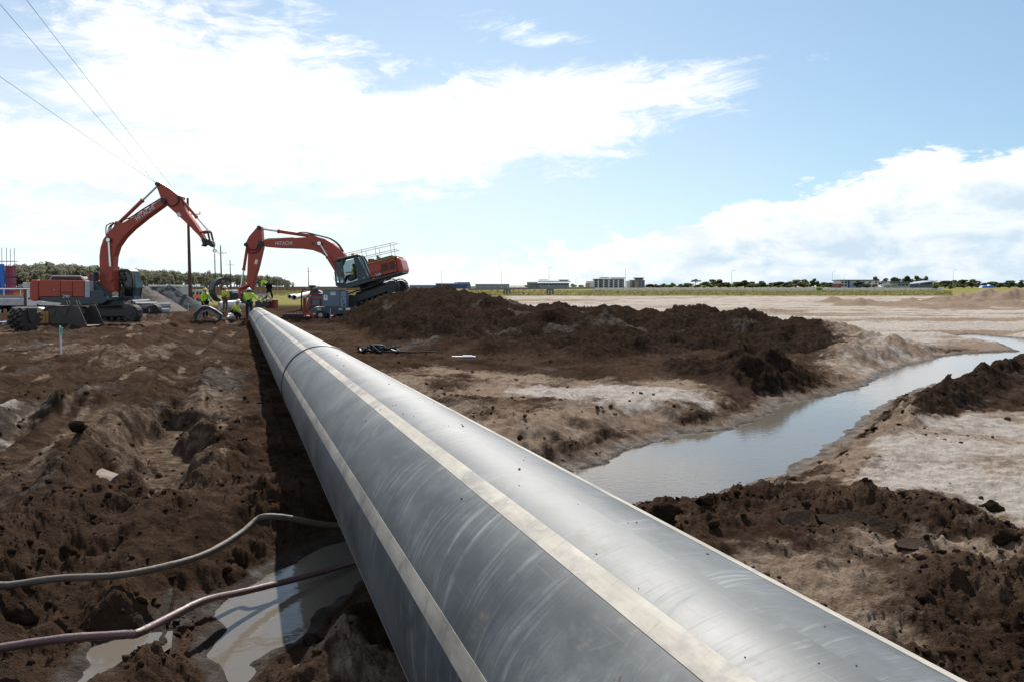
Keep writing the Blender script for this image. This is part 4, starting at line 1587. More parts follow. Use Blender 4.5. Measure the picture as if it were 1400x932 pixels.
# ================================================================ excavator on the heap, arm down at the pipe's end
def right_excavator():
    T = Tracer(512, 415, 50.0, (250, 280, 4.2424))
    root = empty('excavator', T.o, 0, 'right red excavator tilted on the spoil heap, arm reaching down to the pipe end', 'excavator', 'excavators on the pipe job')
    H = 1.45
    # crawler tracks lie on the slope
    pa, pb = T(1000, 556), T(1228, 476)
    track(root, pa[0], pa[1], pb[0], pb[1], -1.25, .62, .45)
    track(root, pa[0] + .15, pa[1] + .02, pb[0] + .2, pb[1] + .02, 1.25, .62, .45)
    mx, mz = (pa[0] + pb[0]) / 2, (pa[1] + pb[1]) / 2
    ang = math.atan2(pb[1] - pa[1], pb[0] - pa[0])
    MB().box((mx, 0, mz + .15), (2.0, 2.0, .5), Euler((0, -ang, 0))).build('car_body', DARK, root, bevel=.05)
    up = Vector((-math.sin(ang), 0, math.cos(ang)))
    MB().cyl(Vector((mx, 0, mz)) + up * .35, Vector((mx, 0, mz)) + up * .72, .75, n=28).build('slew_ring', DARK, root, True)
    MB().prism(T.poly([(966, 474), (1110, 434), (1290, 388), (1292, 398), (1240, 414), (1112, 448), (1000, 482), (968, 484)]), -H, H).build('slew_frame', SLATE, root, bevel=.03)
    hs = MB().prism(T.poly([(1096, 352), (1250, 312), (1266, 392), (1112, 428)]), -H + .05, H).build('engine_housing', RED, root, bevel=.03)
    cw = MB().prism(T.poly([(1252, 312), (1268, 311), (1282, 326), (1295, 372), (1296, 386), (1286, 396), (1268, 396)]), -H, H).build('counterweight', RED, root, bevel=.07)
    for q in ([(1098, 356), (1164, 338), (1178, 410), (1114, 424)], [(1166, 338), (1250, 316), (1262, 390), (1180, 410)]):
        MB().prism(T.poly(q), -H - .01, -H + .08).build('side_door', RED, hs, bevel=.012)
    for q in ([(1172, 346), (1206, 337), (1219, 386), (1184, 396)], [(1214, 335), (1244, 327), (1256, 376), (1226, 385)]):
        P = T.poly(q)
        g = MB().prism(P, -H - .03, -H - .012).build('vent_grille', RED2, hs)
        for k in range(1, 9):
            s = k / 9
            a0 = Vector((P[0][0], 0, P[0][1])).lerp(Vector((P[3][0], 0, P[3][1])), s)
            a1 = Vector((P[1][0], 0, P[1][1])).lerp(Vector((P[2][0], 0, P[2][1])), s)
            MB().tube([(a0.x, -H - .04, a0.z), (a1.x, -H - .04, a1.z)], .018, 5).build('slat', DARK, g)
    tilt = math.atan2(1, 4.2)
    lettering('ZAXIS', .28, T.p3(1152, 396, -H - .015), tilt, root, DARK)
    lettering('330', .24, T.p3(1155, 409, -H - .015), tilt, root)
    MB().prism(T.poly([(1092, 344), (1250, 302), (1262, 304), (1260, 311), (1096, 353)]), -H - .02, H).build('walkway', OCHRE, root, bevel=.01)
    MB().prism(T.poly([(1118, 334), (1122, 324), (1225, 296), (1232, 300), (1232, 306)]), -.9, 1.1).build('engine_hood', DARK, root, bevel=.03)
    MB().cyl(T.p3(1107, 345, -.8), T.p3(1105, 318, -.8), .20, n=16).build('air_cleaner', RED, root, True)
    MB().cyl(T.p3(1138, 316, -.3), T.p3(1134, 298, -.3), .06).cyl(T.p3(1140, 318, -.3), T.p3(1138, 308, -.3), .1).build('exhaust_pipe', DARK, root, True)
    # white guard rail on the housing
    hr = MB()
    for y in (-1.0, .5):
        hr.tube([T.p3(950, 291, y), T.p3(1236, 226, y)], .02, 6)
        hr.tube([T.p3(1066, 306, y), T.p3(1248, 264, y)], .022, 6)
        for X, Ya, Yb in ((1052, 265, 312), (1130, 250, 318), (1216, 232, 298)):
            hr.tube([T.p3(X, Ya, y), T.p3(X + 9, Yb, y)], .018, 6)
    hr.tube([T.p3(1238, 226, -1.0), T.p3(1238, 226, .5)], .018, 6)
    hr.tube([T.p3(1248, 264, -1.0), T.p3(1248, 264, .5)], .018, 6)
    hr.build('guard_rail', WHITE, root, True)
    # cab, near side
    out = T.poly([(916, 470), (908, 400), (912, 335), (926, 320), (1040, 296), (1060, 300), (1078, 330), (1112, 420), (1108, 434), (972, 476), (940, 484)])
    c, inn = cab(root, out, -1.44, -.40, T, None, SLATE)
    MB().prism(T.poly([(908, 332), (926, 317), (1040, 293), (1062, 300), (1064, 308), (1040, 304), (928, 328), (914, 340)]), -1.47, -.37).build('roof', SLATE, c, bevel=.03)
    MB().prism(T.poly([(916, 470), (972, 476), (1108, 434), (1106, 420), (972, 460), (914, 452)]), -1.43, -.41).build('floor_panel', DARK, c)
    MB().prism(T.poly([(1016, 312), (1038, 304), (1100, 422), (1102, 434), (1042, 448)]), -1.455, -1.40).build('rear_door_panel', SLATE, c, bevel=.02)
    MB().prism(T.poly([(1046, 308), (1060, 306), (1092, 380), (1098, 404), (1080, 390)]), -1.465, -1.452).build('rear_window', GLASS, c)
    MB().prism(T.poly([(944, 322), (952, 320), (970, 468), (962, 472)]), -1.46, -1.39).build('door_pillar', SLATE, c)
    MB().prism(T.poly([(912, 340), (942, 334), (956, 440), (918, 448)]), -1.425, -1.413).build('front_side_window', GLASS, c)
    MB().prism(T.poly([(916, 338), (1060, 300), (1108, 430), (960, 470), (918, 450)]), -.43, -.418).build('side_window', GLASS, c)
    MB().add([T.p3(909, 342, -1.38), T.p3(909, 400, -1.38), T.p3(909, 400, -.46), T.p3(909, 342, -.46)], [(0, 1, 2, 3)]).build('windscreen', GLASS, c)
    lettering('330', .11, T.p3(1074, 428, -1.475), tilt, c)
    MB().prism(T.poly([(978, 440), (978, 420), (1010, 410), (1006, 352), (1018, 350), (1026, 430), (990, 446)]), -1.2, -.65).build('operator_seat', DARK, c, bevel=.05)
    bc = MB().cyl(T.p3(1004, 298, -1.0), T.p3(1003, 287, -1.0), .085, .075).build('beacon', ORANGE, root, True)
    # boom
    BO = [(945, 290), (948, 310), (938, 330), (905, 400), (880, 372), (866, 330), (848, 312), (808, 284), (760, 266), (690, 256), (560, 252), (486, 246), (462, 240), (456, 224), (464, 210), (490, 204),
          (560, 200), (690, 193), (780, 188), (826, 200), (870, 224), (910, 256)]
    b = MB().prism(T.poly(BO), -.34, .34).build('boom', RED, root, bevel=.03)
    lettering('HITACHI', .31, T.p3(595, 227, -.352), 0.02, b, None, bold=.005, sx=.88)
    MB().cyl(T.p3(762, 228, -.36), T.p3(762, 228, -.34), .09).build('boss', SLATE, b, True)
    MB().prism(T.poly([(725, 192), (735, 176), (765, 178), (785, 190)]), -.2, .2).build('cylinder_bracket', RED, b)
    for k, oy in enumerate((-.2, 0, .2)):
        MB().tube(catmull([T.p3(X, Y - 2 * k, oy) for X, Y in ((930, 275), (900, 232), (862, 204), (820, 190), (770, 178), (715, 165), (676, 164), (672, 176))], 5), .026, 6).build('hydraulic_hose', RUBBER, b, True)
    MB().tube(catmull([T.p3(X, Y, .1) for X, Y in ((640, 192), (560, 196), (500, 198), (478, 202), (468, 214))], 5), .03, 6).build('hydraulic_hose', RUBBER, b, True)
    for y in (-.46, .46):
        cylinder(root, T.p3(916, 410, y), T.p3(802, 228, y), .60, .11)
    MB().tube([T.p3(880, 420, -.4), T.p3(905, 470, -.4)], .012, 5).build('loose_cable', DARK, root)
    pin(root, T(802, 228), .15, .54)
    cylinder(root, T.p3(750, 184, 0), T.p3(456, 140, 0), .68, .11)
    AR = [(438, 132), (448, 124), (462, 130), (466, 190), (470, 215), (468, 252), (440, 370), (412, 460), (404, 496), (380, 496), (376, 470), (380, 400), (384, 300), (384, 240), (370, 225), (392, 184)]
    a = MB().prism(T.poly(AR), -.25, .25).build('arm', RED, root, bevel=.025)
    MB().prism(T.poly([(428, 320), (444, 322), (438, 348), (422, 345)]), -.262, -.252).build('number_plate', WHITE, a)
    MB().tube(catmull([T.p3(*p, -.3) for p in ((470, 205), (456, 215), (446, 240), (430, 262), (400, 262), (384, 250))], 6), .035, 6).build('hydraulic_hose', RUBBER, a, True)
    MB().tube(catmull([T.p3(*p, -.3) for p in ((462, 245), (440, 275), (410, 282), (386, 270))], 6), .03, 6).build('hydraulic_hose', RUBBER, a, True)
    pin(root, T(464, 226), .17, .45)
    pin(root, T(450, 136), .13, .32)
    pin(root, T(374, 234), .12, .32)
    cylinder(root, T.p3(375, 236, 0), T.p3(336, 488, 0), .58, .09)
    for y in (-.27, .27):
        MB().tube([T.p3(336, 488, y), T.p3(392, 466, y)], .08, 8).build('link_bar', RED, root, True)
        MB().tube([T.p3(334, 488, y), T.p3(342, 545, y)], .08, 8).build('link_bar', RED, root, True)
    MB().prism(T.poly([(332, 520), (350, 512), (362, 530), (384, 494), (404, 498), (400, 540), (372, 575), (345, 570), (336, 548)]), -.26, .26).build('quick_coupler', DARK, root, bevel=.03)
    pin(root, T(390, 486), .11, .33)
    return T


TR = right_excavator()


# ================================================================ people
SKIN = mat('skin', (0.42, 0.25, 0.17), 0.6, dirt=0.1, nscale=8)
HIVIS = mat('hi_vis_yellow', (0.42, 0.72, 0.035), 0.75, dirt=0.12, dirtc=(.25, .32, .05), nscale=8)
HIVIS2 = mat('worn_hi_vis_yellow', (0.52, 0.60, 0.06), 0.75, dirt=0.2, dirtc=(.25, .25, .06), nscale=8)
NAVY = mat('navy_cloth', (0.014, 0.020, 0.045), 0.8, dirt=0.25, dirtc=(.06, .055, .05), nscale=6)
KHAKI = mat('khaki_cloth', (0.14, 0.115, 0.08), 0.8, dirt=0.3, nscale=6)
DENIM = mat('dark_denim', (0.025, 0.038, 0.062), 0.8, dirt=0.25, dirtc=(.07, .06, .05), nscale=6)
BLACKC = mat('black_cloth', (0.012, 0.012, 0.014), 0.8, dirt=0.2, nscale=6)
BOOT = mat('work_boot', (0.03, 0.022, 0.016), 0.7, dirt=0.5, nscale=8)
HAIR = mat('dark_hair', (0.02, 0.014, 0.01), 0.6, dirt=0.0)
HELM = mat('white_helmet', (0.78, 0.78, 0.76), 0.35, dirt=0.1)
HELMY = mat('straw_yellow_helmet', (0.62, 0.48, 0.14), 0.5, dirt=0.2)


def skin_mesh(name, V, Ed, Rd, rooti, sub=1):
    me = bpy.data.meshes.new(name)
    me.from_pydata([tuple(v) for v in V], Ed, [])
    o = bpy.data.objects.new('tmp', me)
    col.objects.link(o)
    m = o.modifiers.new('skin', 'SKIN')
    m.use_smooth_shade = True
    if sub:
        s = o.modifiers.new('sub', 'SUBSURF')
        s.levels = sub
        s.render_levels = sub
    for i, r in enumerate(Rd):
        d = me.skin_vertices[0].data[i]
        d.radius = r if isinstance(r, tuple) else (r, r)
        d.use_root = (i == rooti)
    dg = bpy.context.evaluated_depsgraph_get()
    dg.update()
    out = bpy.data.meshes.new_from_object(o.evaluated_get(dg))
    out.name = name
    bpy.data.objects.remove(o, do_unlink=True)
    bpy.data.meshes.remove(me)
    return out


def person(label, loc, J, rz=0.0, shirt=None, lower=None, trousers=None, helmet=None, long_sleeve=True, face=(0, -1, 0), flap=False, name='person', scale=1.0):
    """one worker: a continuous body with clothes fitted round it; J holds the joints of the pose"""
    J = {k: Vector(v) * scale for k, v in J.items()}
    F = Vector(face).normalized()
    root = empty(name, loc, rz, label, 'person', 'workers at the pipe end')
    V, Ed, Rd, idx = [], [], [], {}

    def add(k, p, r, par=None):
        idx[k] = len(V)
        V.append(Vector(p))
        Rd.append(r)
        if par is not None: Ed.append((idx[par], idx[k]))
    upv = (J['head'] - J['neck']).normalized()
    sidev = F.cross(upv).normalized()
    add('pelvis', J['pelvis'], (.135, .11))
    add('belly', J['belly'], (.125, .105), 'pelvis')
    add('chest', J['chest'], (.15, .115), 'belly')
    add('neck', J['neck'], .055, 'chest')
    add('jaw', J['neck'].lerp(J['head'], .45) + F * .015, .07, 'neck')
    add('head', J['head'], .092, 'jaw')
    add('crown', J['head'] + upv * .085, .065, 'head')
    add('nose', J['head'] + F * .105 - upv * .01, .014, 'head')
    for s, sg in (('L', -1), ('R', 1)):
        add('ear' + s, J['head'] + sidev * sg * .095, .016, 'head')
        add('sh' + s, J['sh' + s], .062, 'chest')
        add('el' + s, J['el' + s], .043, 'sh' + s)
        add('wr' + s, J['wr' + s], .029, 'el' + s)
        d = (J['wr' + s] - J['el' + s]).normalized()
        w = d.cross(F)
        if w.length < .2: w = d.cross(Vector((1, 0, 0)))
        w.normalize()
        cu = w.cross(d)
        palm = J['wr' + s] + d * .07
        add('palm' + s, palm, (.034, .026), 'wr' + s)
        for k, (off, ln) in enumerate(((-.030, .070), (-.010, .082), (.010, .078), (.030, .060))):
            b0 = palm + d * .03 + w * off
            add(f'f{k}a' + s, b0 + d * ln * .45, .0095, 'palm' + s)
            add(f'f{k}b' + s, b0 + d * ln * .85 + cu * ln * .35, .008, f'f{k}a' + s)
        add('tha' + s, palm - d * .02 + w * .042 + cu * .015, .011, 'palm' + s)
        add('thb' + s, palm + d * .025 + w * .058 + cu * .03, .009, 'tha' + s)
        add('hip' + s, J['hip' + s], .092, 'pelvis')
        add('kn' + s, J['kn' + s], .060, 'hip' + s)
        add('an' + s, J['an' + s], .042, 'kn' + s)
        add('toe' + s, J['toe' + s], .034, 'an' + s)
    me = skin_mesh('body', V, Ed, Rd, 0)
    me.materials.append(SKIN)
    body = link('body', me, root)

    def garment(nm, nodes, m1, m2=None, split=None):
        v, e, r, ix = [], [], [], {}
        for k, p, rad, par in nodes:
            ix[k] = len(v)
            v.append(Vector(p)); r.append(rad)
            if par: e.append((ix[par], ix[k]))
        g = skin_mesh(nm, v, e, r, 0)
        g.materials.append(m1)
        if m2 is not None:
            g.materials.append(m2)
            for p in g.polygons:
                if split(p.center): p.material_index = 1
        return link(nm, g, root)
    end = 'wr' if long_sleeve else 'el'
    nodes = [('belly', J['belly'], (.165, .155), None), ('waist', J['pelvis'].lerp(J['belly'], .25), (.160, .145), 'belly'), ('chest', J['chest'], (.190, .168), 'belly'), ('neck', J['chest'].lerp(J['neck'], .62), .085, 'chest')]
    for s in 'LR':
        nodes += [('sh' + s, J['sh' + s], .084, 'chest'), ('el' + s, J['el' + s], .062, 'sh' + s)]
        nodes += [('wr' + s, J['el' + s].lerp(J['wr' + s], .93 if long_sleeve else .05), .046, 'el' + s)]
    ax = (J['chest'] - J['pelvis'])
    L2 = ax.dot(ax)
    arm_d = lambda c: min((c - J['el' + s]).length for s in 'LR')
    garment('shirt', nodes, shirt or HIVIS, lower or NAVY, lambda c: (c - J['pelvis']).dot(ax) / L2 < .52 and arm_d(c) > .16)
    nodes = [('pelvis', J['pelvis'], (.160, .140), None)]
    for s in 'LR':
        nodes += [('hip' + s, J['hip' + s], .112, 'pelvis'), ('kn' + s, J['kn' + s], .080, 'hip' + s), ('an' + s, J['kn' + s].lerp(J['an' + s], .9), .066, 'kn' + s)]
    garment('trousers', nodes, trousers or NAVY)
    for s in 'LR':
        garment('boot', [('a', J['kn' + s].lerp(J['an' + s], .75), .060, None), ('b', J['an' + s], .062, 'a'), ('c', J['an' + s].lerp(J['toe' + s], .55), .052, 'b'), ('d', J['toe' + s], .045, 'c')], BOOT)
    hm = Matrix((sidev, F, upv)).transposed()
    hc = J['head'] + upv * .035
    for sg in (-1, 1):
        MB().ell(J['head'] + F * .088 + sidev * sg * .035 + upv * .01, (.013, .009, .008), 6, 5, hm).build('eye', HAIR, root, True)
    MB().ell(J['head'] + F * .085 - upv * .055, (.026, .008, .006), 8, 5, hm).build('mouth', RED2, root, True)
    MB().ell(J['head'] - F * .02 + upv * .015, (.100, .098, .105), 12, 8, hm).build('hair', HAIR, root, True) if helmet is None else None
    if helmet is not None:
        mb = MB()
        prof = [(.0, .118), (.05, .110), (.09, .085), (.115, .045), (.122, 0.0), (.150, -.010), (.148, -.018), (.112, -.010)]
        n = 16
        vs, fs = [], []
        for rr_, h in prof:
            for k in range(n):
                q = 2 * math.pi * k / n
                ext = 1.0 + (0.22 * max(0, math.sin(q)) if rr_ > .14 else 0)
                vs.append(hc + sidev * (math.cos(q) * rr_ * .93) + F * (math.sin(q) * rr_ * 1.08 * ext) + upv * h)
        for i in range(len(prof) - 1):
            for k in range(n):
                fs.append((i * n + k, i * n + (k + 1) % n, (i + 1) * n + (k + 1) % n, (i + 1) * n + k)[::-1])
        mb.add(vs, fs).build('hard_hat', helmet, root, True)
        MB().ell(J['head'] - F * .035 - upv * .01, (.090, .075, .085), 10, 7, hm).build('hair', HAIR, root, True)
    if flap:
        MB().ell(J['head'] - F * .06 - upv * .06, (.11, .09, .12), 10, 7, hm).build('neck_flap', NAVY, root, True)
    return root


ST = dict(pelvis=(0, 0, .96), belly=(0, 0, 1.13), chest=(0, 0, 1.37), neck=(0, 0, 1.52), head=(0, -.01, 1.64),
          shL=(-.20, 0, 1.44), elL=(-.27, .02, 1.16), wrL=(-.25, -.10, .93), shR=(.20, 0, 1.44), elR=(.27, .02, 1.16), wrR=(.25, -.10, .93),
          hipL=(-.10, 0, .92), knL=(-.12, -.02, .50), anL=(-.13, .02, .10), toeL=(-.15, -.17, .045), hipR=(.10, 0, .92), knR=(.12, -.02, .50), anR=(.13, .02, .10), toeR=(.15, -.17, .045))


def pose(**k):
    d = dict(ST)
    d.update(k)
    return d


def place(px, py, Y):
    p = at(px, py, Y)
    return p


person('worker in lime shirt and straw-coloured hard hat standing leftmost beside the hanging pipe offcut', place(281, 436, 46.5),
       pose(elR=(.28, -.10, 1.18), wrR=(.22, -.30, 1.0)), R(70), HIVIS, NAVY, NAVY, HELMY)
person('worker in dull yellow shirt and khaki trousers standing behind the hanging offcut', place(308, 426.5, 55.0),
       pose(elL=(-.26, -.08, 1.18), wrL=(-.12, -.26, 1.05), elR=(.27, -.05, 1.18)), R(60), HIVIS2, NAVY, KHAKI, HELM, True, (0, -1, 0), True)
person('worker in yellow shirt and white hard hat crouching on the mud', place(322, 438, 44.5),
       dict(pelvis=(-.12, 0, .42), belly=(-.07, -.02, .56), chest=(.05, -.06, .78), neck=(.12, -.07, .92), head=(.18, -.09, 1.03),
            shL=(.0, .13, .84), elL=(.16, .17, .60), wrL=(.30, .05, .42), shR=(.04, -.24, .83), elR=(.20, -.32, .60), wrR=(.34, -.20, .40),
            hipL=(-.10, .10, .40), knL=(.28, .16, .48), anL=(.16, .16, .10), toeL=(.34, .17, .045), hipR=(-.10, -.12, .40), knR=(.26, -.22, .44), anR=(.10, -.20, .10), toeR=(.28, -.22, .045)),
       0, HIVIS2, NAVY, NAVY, HELM, True, (1, -.3, -.15))
person('standing worker in lime shirt and white hard hat seen from behind', place(341, 438, 44.0),
       pose(elR=(.38, .06, 1.20), wrR=(.56, .16, 1.04), elL=(-.30, .10, 1.18), wrL=(-.22, .32, 1.02), head=(.0, .03, 1.64), toeL=(-.16, .16, .045), toeR=(.16, .16, .045)),
       0, HIVIS, NAVY, DENIM, HELM, True, (0, 1, -.1))
person('bareheaded worker in lime shirt bending forward above the red chest', place(367.5, 409.6, 47.5),
       dict(pelvis=(.02, 0, .80), belly=(-.09, 0, .93), chest=(-.27, 0, 1.04), neck=(-.42, 0, 1.07), head=(-.53, 0, 1.05),
            shL=(-.30, .18, 1.06), elL=(-.36, .20, .80), wrL=(-.34, .16, .56), shR=(-.30, -.19, 1.05), elR=(-.34, -.22, .79), wrR=(-.40, -.18, .56),
            hipL=(.04, .09, .78), knL=(-.10, .10, .42), anL=(-.16, .10, .10), toeL=(-.32, .11, .045), hipR=(.05, -.09, .78), knR=(.16, -.10, .44), anR=(.26, -.10, .10), toeR=(.10, -.11, .045)),
       0, HIVIS, BLACKC, BLACKC, None, False, (-.55, 0, -.85))
oc = TR.p3(996, 424, -.92)
person('excavator operator in lime shirt sitting in the open cab on the heap', TR.o + Vector((oc[0] + .05, oc[1], oc[2] - .42)),
       dict(pelvis=(.08, 0, .52), belly=(.10, 0, .66), chest=(.11, 0, .90), neck=(.10, 0, 1.04), head=(.08, 0, 1.15),
            shL=(.10, .17, .97), elL=(-.05, .21, .76), wrL=(-.24, .18, .72), shR=(.10, -.18, .97), elR=(-.04, -.22, .75), wrR=(-.24, -.18, .72),
            hipL=(.04, .10, .50), knL=(-.34, .12, .52), anL=(-.46, .12, .12), toeL=(-.60, .12, .06), hipR=(.04, -.10, .50), knR=(-.34, -.12, .50), anR=(-.44, -.12, .12), toeR=(-.58, -.12, .06)),
       0, HIVIS, NAVY, NAVY, None, False, (-1, -.1, 0))['group'] = 'machine operators'


# ================================================================ things round the pipe end
BLACKP = mat('black_plastic', (0.012, 0.014, 0.017), 0.4, dirt=0.35, dirtc=(.08, .07, .06))
GREYP = mat('grey_plastic', (0.17, 0.19, 0.205), 0.5, dirt=0.35)


def ring_sector(mb, r0, r1, y0, y1, a0, a1, n=28):
    vs, fs = [], []
    for i in range(n + 1):
        q = a0 + (a1 - a0) * i / n
        c, s = math.cos(q), math.sin(q)
        vs += [(r0 * c, y0, r0 * s), (r1 * c, y0, r1 * s), (r1 * c, y1, r1 * s), (r0 * c, y1, r0 * s)]
    for i in range(n):
        b, d = i * 4, i * 4 + 4
        for k in range(4):
            fs.append((b + k, d + k, d + (k + 1) % 4, b + (k + 1) % 4))
    fs.append((0, 1, 2, 3)); fs.append((n * 4 + 3, n * 4 + 2, n * 4 + 1, n * 4))
    return mb.add(vs, fs)


p = at(304.5, 397, 47)
off = empty('pipe_offcut', p, R(48), 'curved black offcut of pipe wall hanging from the chain among the workers', 'pipe offcut', 'cut pieces of the black pipe')
ring_sector(MB(), .62, .74, -.28, .28, R(52), R(246)).build('pipe_wall', BLACKP, off, True)
ring_sector(MB(), .598, .618, -.26, .26, R(54), R(244)).build('lining', GREYP, off, True)
p = at(284.5, 437.5, 43.0)
off = empty('pipe_offcut', p, R(14), 'half ring of black pipe standing like an arch on the mud at left', 'pipe offcut', 'cut pieces of the black pipe')
ring_sector(MB(), .46, .56, -.22, .22, R(0), R(180)).build('inner_ring', GREYP, off, True)
MB().prism([(-.66, 0), (-.70, .36), (-.30, .70), (.10, .74), (.42, .56), (.74, .30), (.70, 0), (.60, 0), (.58, .26), (.34, .47), (.06, .60), (-.24, .57), (-.52, .32), (-.57, 0)], -.30, .26).build('saddle', BLACKP, off, bevel=.02)
MB().prism([(-.78, .33), (-.70, .34), (-.28, .715), (-.02, .745), (-.02, .78), (-.32, .755)], -.36, .3).build('flange', LGREY, off)

p = at(315, 437, 44.0)
bag = empty('rubble_bag', p, .3, 'crumpled white sack lying on the mud beside the crouching worker', 'sack')
vs, fs = rock_mesh(77, 3, .2)
mb = MB(); mb.add((vs * np.array([.24, .2, .2]) + np.array([0, 0, .16])).tolist(), fs.tolist()); mb.build('sack', WHITE, bag, True)
MB().cyl((-.05, -.14, .22), (-.12, -.3, .12), .05, .07, 8).build('tied_neck', WHITE, bag, True)
for i, (px, py, ln, rz, ty, lb) in enumerate(((299, 438, .75, .35, .5, 'pale timber offcut lying right of the black arch'), (292, 440, .4, -.6, .2, 'short dark timber offcut lying in front of the black arch'),
                                              (318, 445, .45, .1, 0, 'thin pale stick on the mud in front of the white sack'))):
    o = MB().box((0, 0, .05), (ln, .10, .07)).box((ln * .2, .05, .10), (ln * .5, .08, .05), Euler((0, 0, .2))).build('timber_offcut', CLAYP_M if i != 1 else DARK, None, bevel=.01)
    p = at(px, py, 43.0 - i * .6)
    o.location = (p.x, p.y, p.z)
    o.rotation_euler = (0, 0, rz)
    tag(o, lb, 'timber')

REDBOX = mat('red_box_paint', (0.26, 0.020, 0.022), 0.5, dirt=0.3)
p = at(372, 422, 47.5)
tb = empty('tool_chest', p, R(-8), 'dark red steel chest behind the end of the pipe under the bending worker', 'tool chest')
MB().box((0, 0, .26), (.55, .5, .50)).build('chest_body', REDBOX, tb, bevel=.02)
MB().box((0, 0, .525), (.57, .52, .03)).build('lid', REDBOX, tb, bevel=.01)
MB().box((0, -.262, .45), (.12, .02, .05)).build('clasp', LGREY, tb)
p = at(359, 424, 47.0)
cl = empty('fusion_clamp', p, R(10), 'grey and black pipe clamp machine behind the pipe end beside the red chest', 'machine')
MB().box((0, .1, .35), (.8, .5, .35)).build('base', DARK, cl, bevel=.03)
for s in (-.3, .12):
    ring_sector(MB(), .33, .42, -.06, .06, R(0), R(180)).build('jaw', LGREY, cl, True).location = (s, 0, .52)
MB().tube([(-.1, -.1, .5), (.35, -.1, 1.0), (.5, -.1, .95)], .04, 8).build('lever', LGREY, cl, True)


# generator on a trailer
def generator():
    T = Tracer(461, 434, 47.5, (380, 380, 11.667))
    root = empty('generator_trailer', T.o, R(0), 'blue-grey generator box on a small trailer in front of the tilted excavator', 'generator')
    GB = mat('generator_blue_grey', (0.10, 0.145, 0.205), 0.45, dirt=0.25)
    GB2 = mat('generator_side_panel', (0.19, 0.25, 0.33), 0.45, dirt=0.25)
    b = MB().prism(T.poly([(740, 192), (1010, 192), (1010, 458), (740, 458)]), -.42, .42).build('housing', GB, root, bevel=.015)
    MB().prism(T.poly([(1012, 200), (1110, 214), (1108, 462), (1012, 462)]), -.36, .40).build('end_housing', GB2, root, bevel=.015)
    MB().prism(T.poly([(730, 178), (1130, 176), (1116, 190), (735, 190)]), -.46, .46).build('roof_sheet', mat('weathered_ply', (.36, .33, .24), .8), root)
    MB().prism(T.poly([(758, 272), (818, 272), (818, 358), (758, 358)]), -.436, -.424).build('notice_panel', WHITE, b)
    g = mat('green_sticker', (.05, .3, .08), .5)
    MB().prism(T.poly([(782, 285), (798, 285), (798, 310), (782, 310)]), -.444, -.438).build('sticker', g, b)
    MB().prism(T.poly([(780, 222), (800, 222), (800, 250), (780, 250)]), -.436, -.424).build('sticker', g, b)
    MB().prism(T.poly([(864, 222), (945, 222), (945, 248), (864, 248)]), -.436, -.424).build('sticker', mat('pale_green_sticker', (.35, .52, .40), .5), b)
    MB().prism(T.poly([(864, 252), (945, 252), (945, 276), (864, 276)]), -.436, -.424).build('sticker', LETTER, b)
    for X, Y, d in ((1042, 300, 14), (1090, 300, 14), (1060, 375, 22), (1078, 424, 30)):
        MB().prism(T.poly([(X - d / 2, Y - d / 2), (X + d / 2, Y - d / 2), (X + d / 2, Y + d / 2), (X - d / 2, Y + d / 2)]), -.385, -.36).build('socket', DARK, root)
    ch = MB().prism(T.poly([(615, 462), (1180, 462), (1230, 490), (1225, 560), (1150, 575), (690, 575), (630, 520)]), -.5, .5).build('chassis', SLATE, root, bevel=.02)
    for a, b2 in ((655, 720), (1000, 1060)):
        MB().prism(T.poly([(a, 480), (b2, 480), (b2, 515), (a, 515)]), -.53, -.505).build('plate', LGREY, ch)
    MB().prism(T.poly([(1110, 478), (1180, 478), (1180, 512), (1110, 512)]), -.55, -.505).build('reflector', WHITE, ch)
    MB().cyl(T.p3(625, 480, -.5), T.p3(625, 470, .4), .05).build('tow_bar', LGREY, root, True)
    for y in (-.56, .56):
        w = MB().cyl(T.p3(720, 590, y - .09), T.p3(720, 590, y + .09), .28, n=22).build('wheel', RUBBER, root, True)
        MB().cyl(T.p3(720, 590, y - .10), T.p3(720, 590, y + .10), .13, n=14).build('rim', LGREY, w, True)
    lg = MB().tube([T.p3(872, 488, -.56), T.p3(872, 640, -.56)], .035, 8).box(T.p3(872, 642, -.56), (.16, .16, .03)).build('stand_leg', LGREY, root, True)


generator()


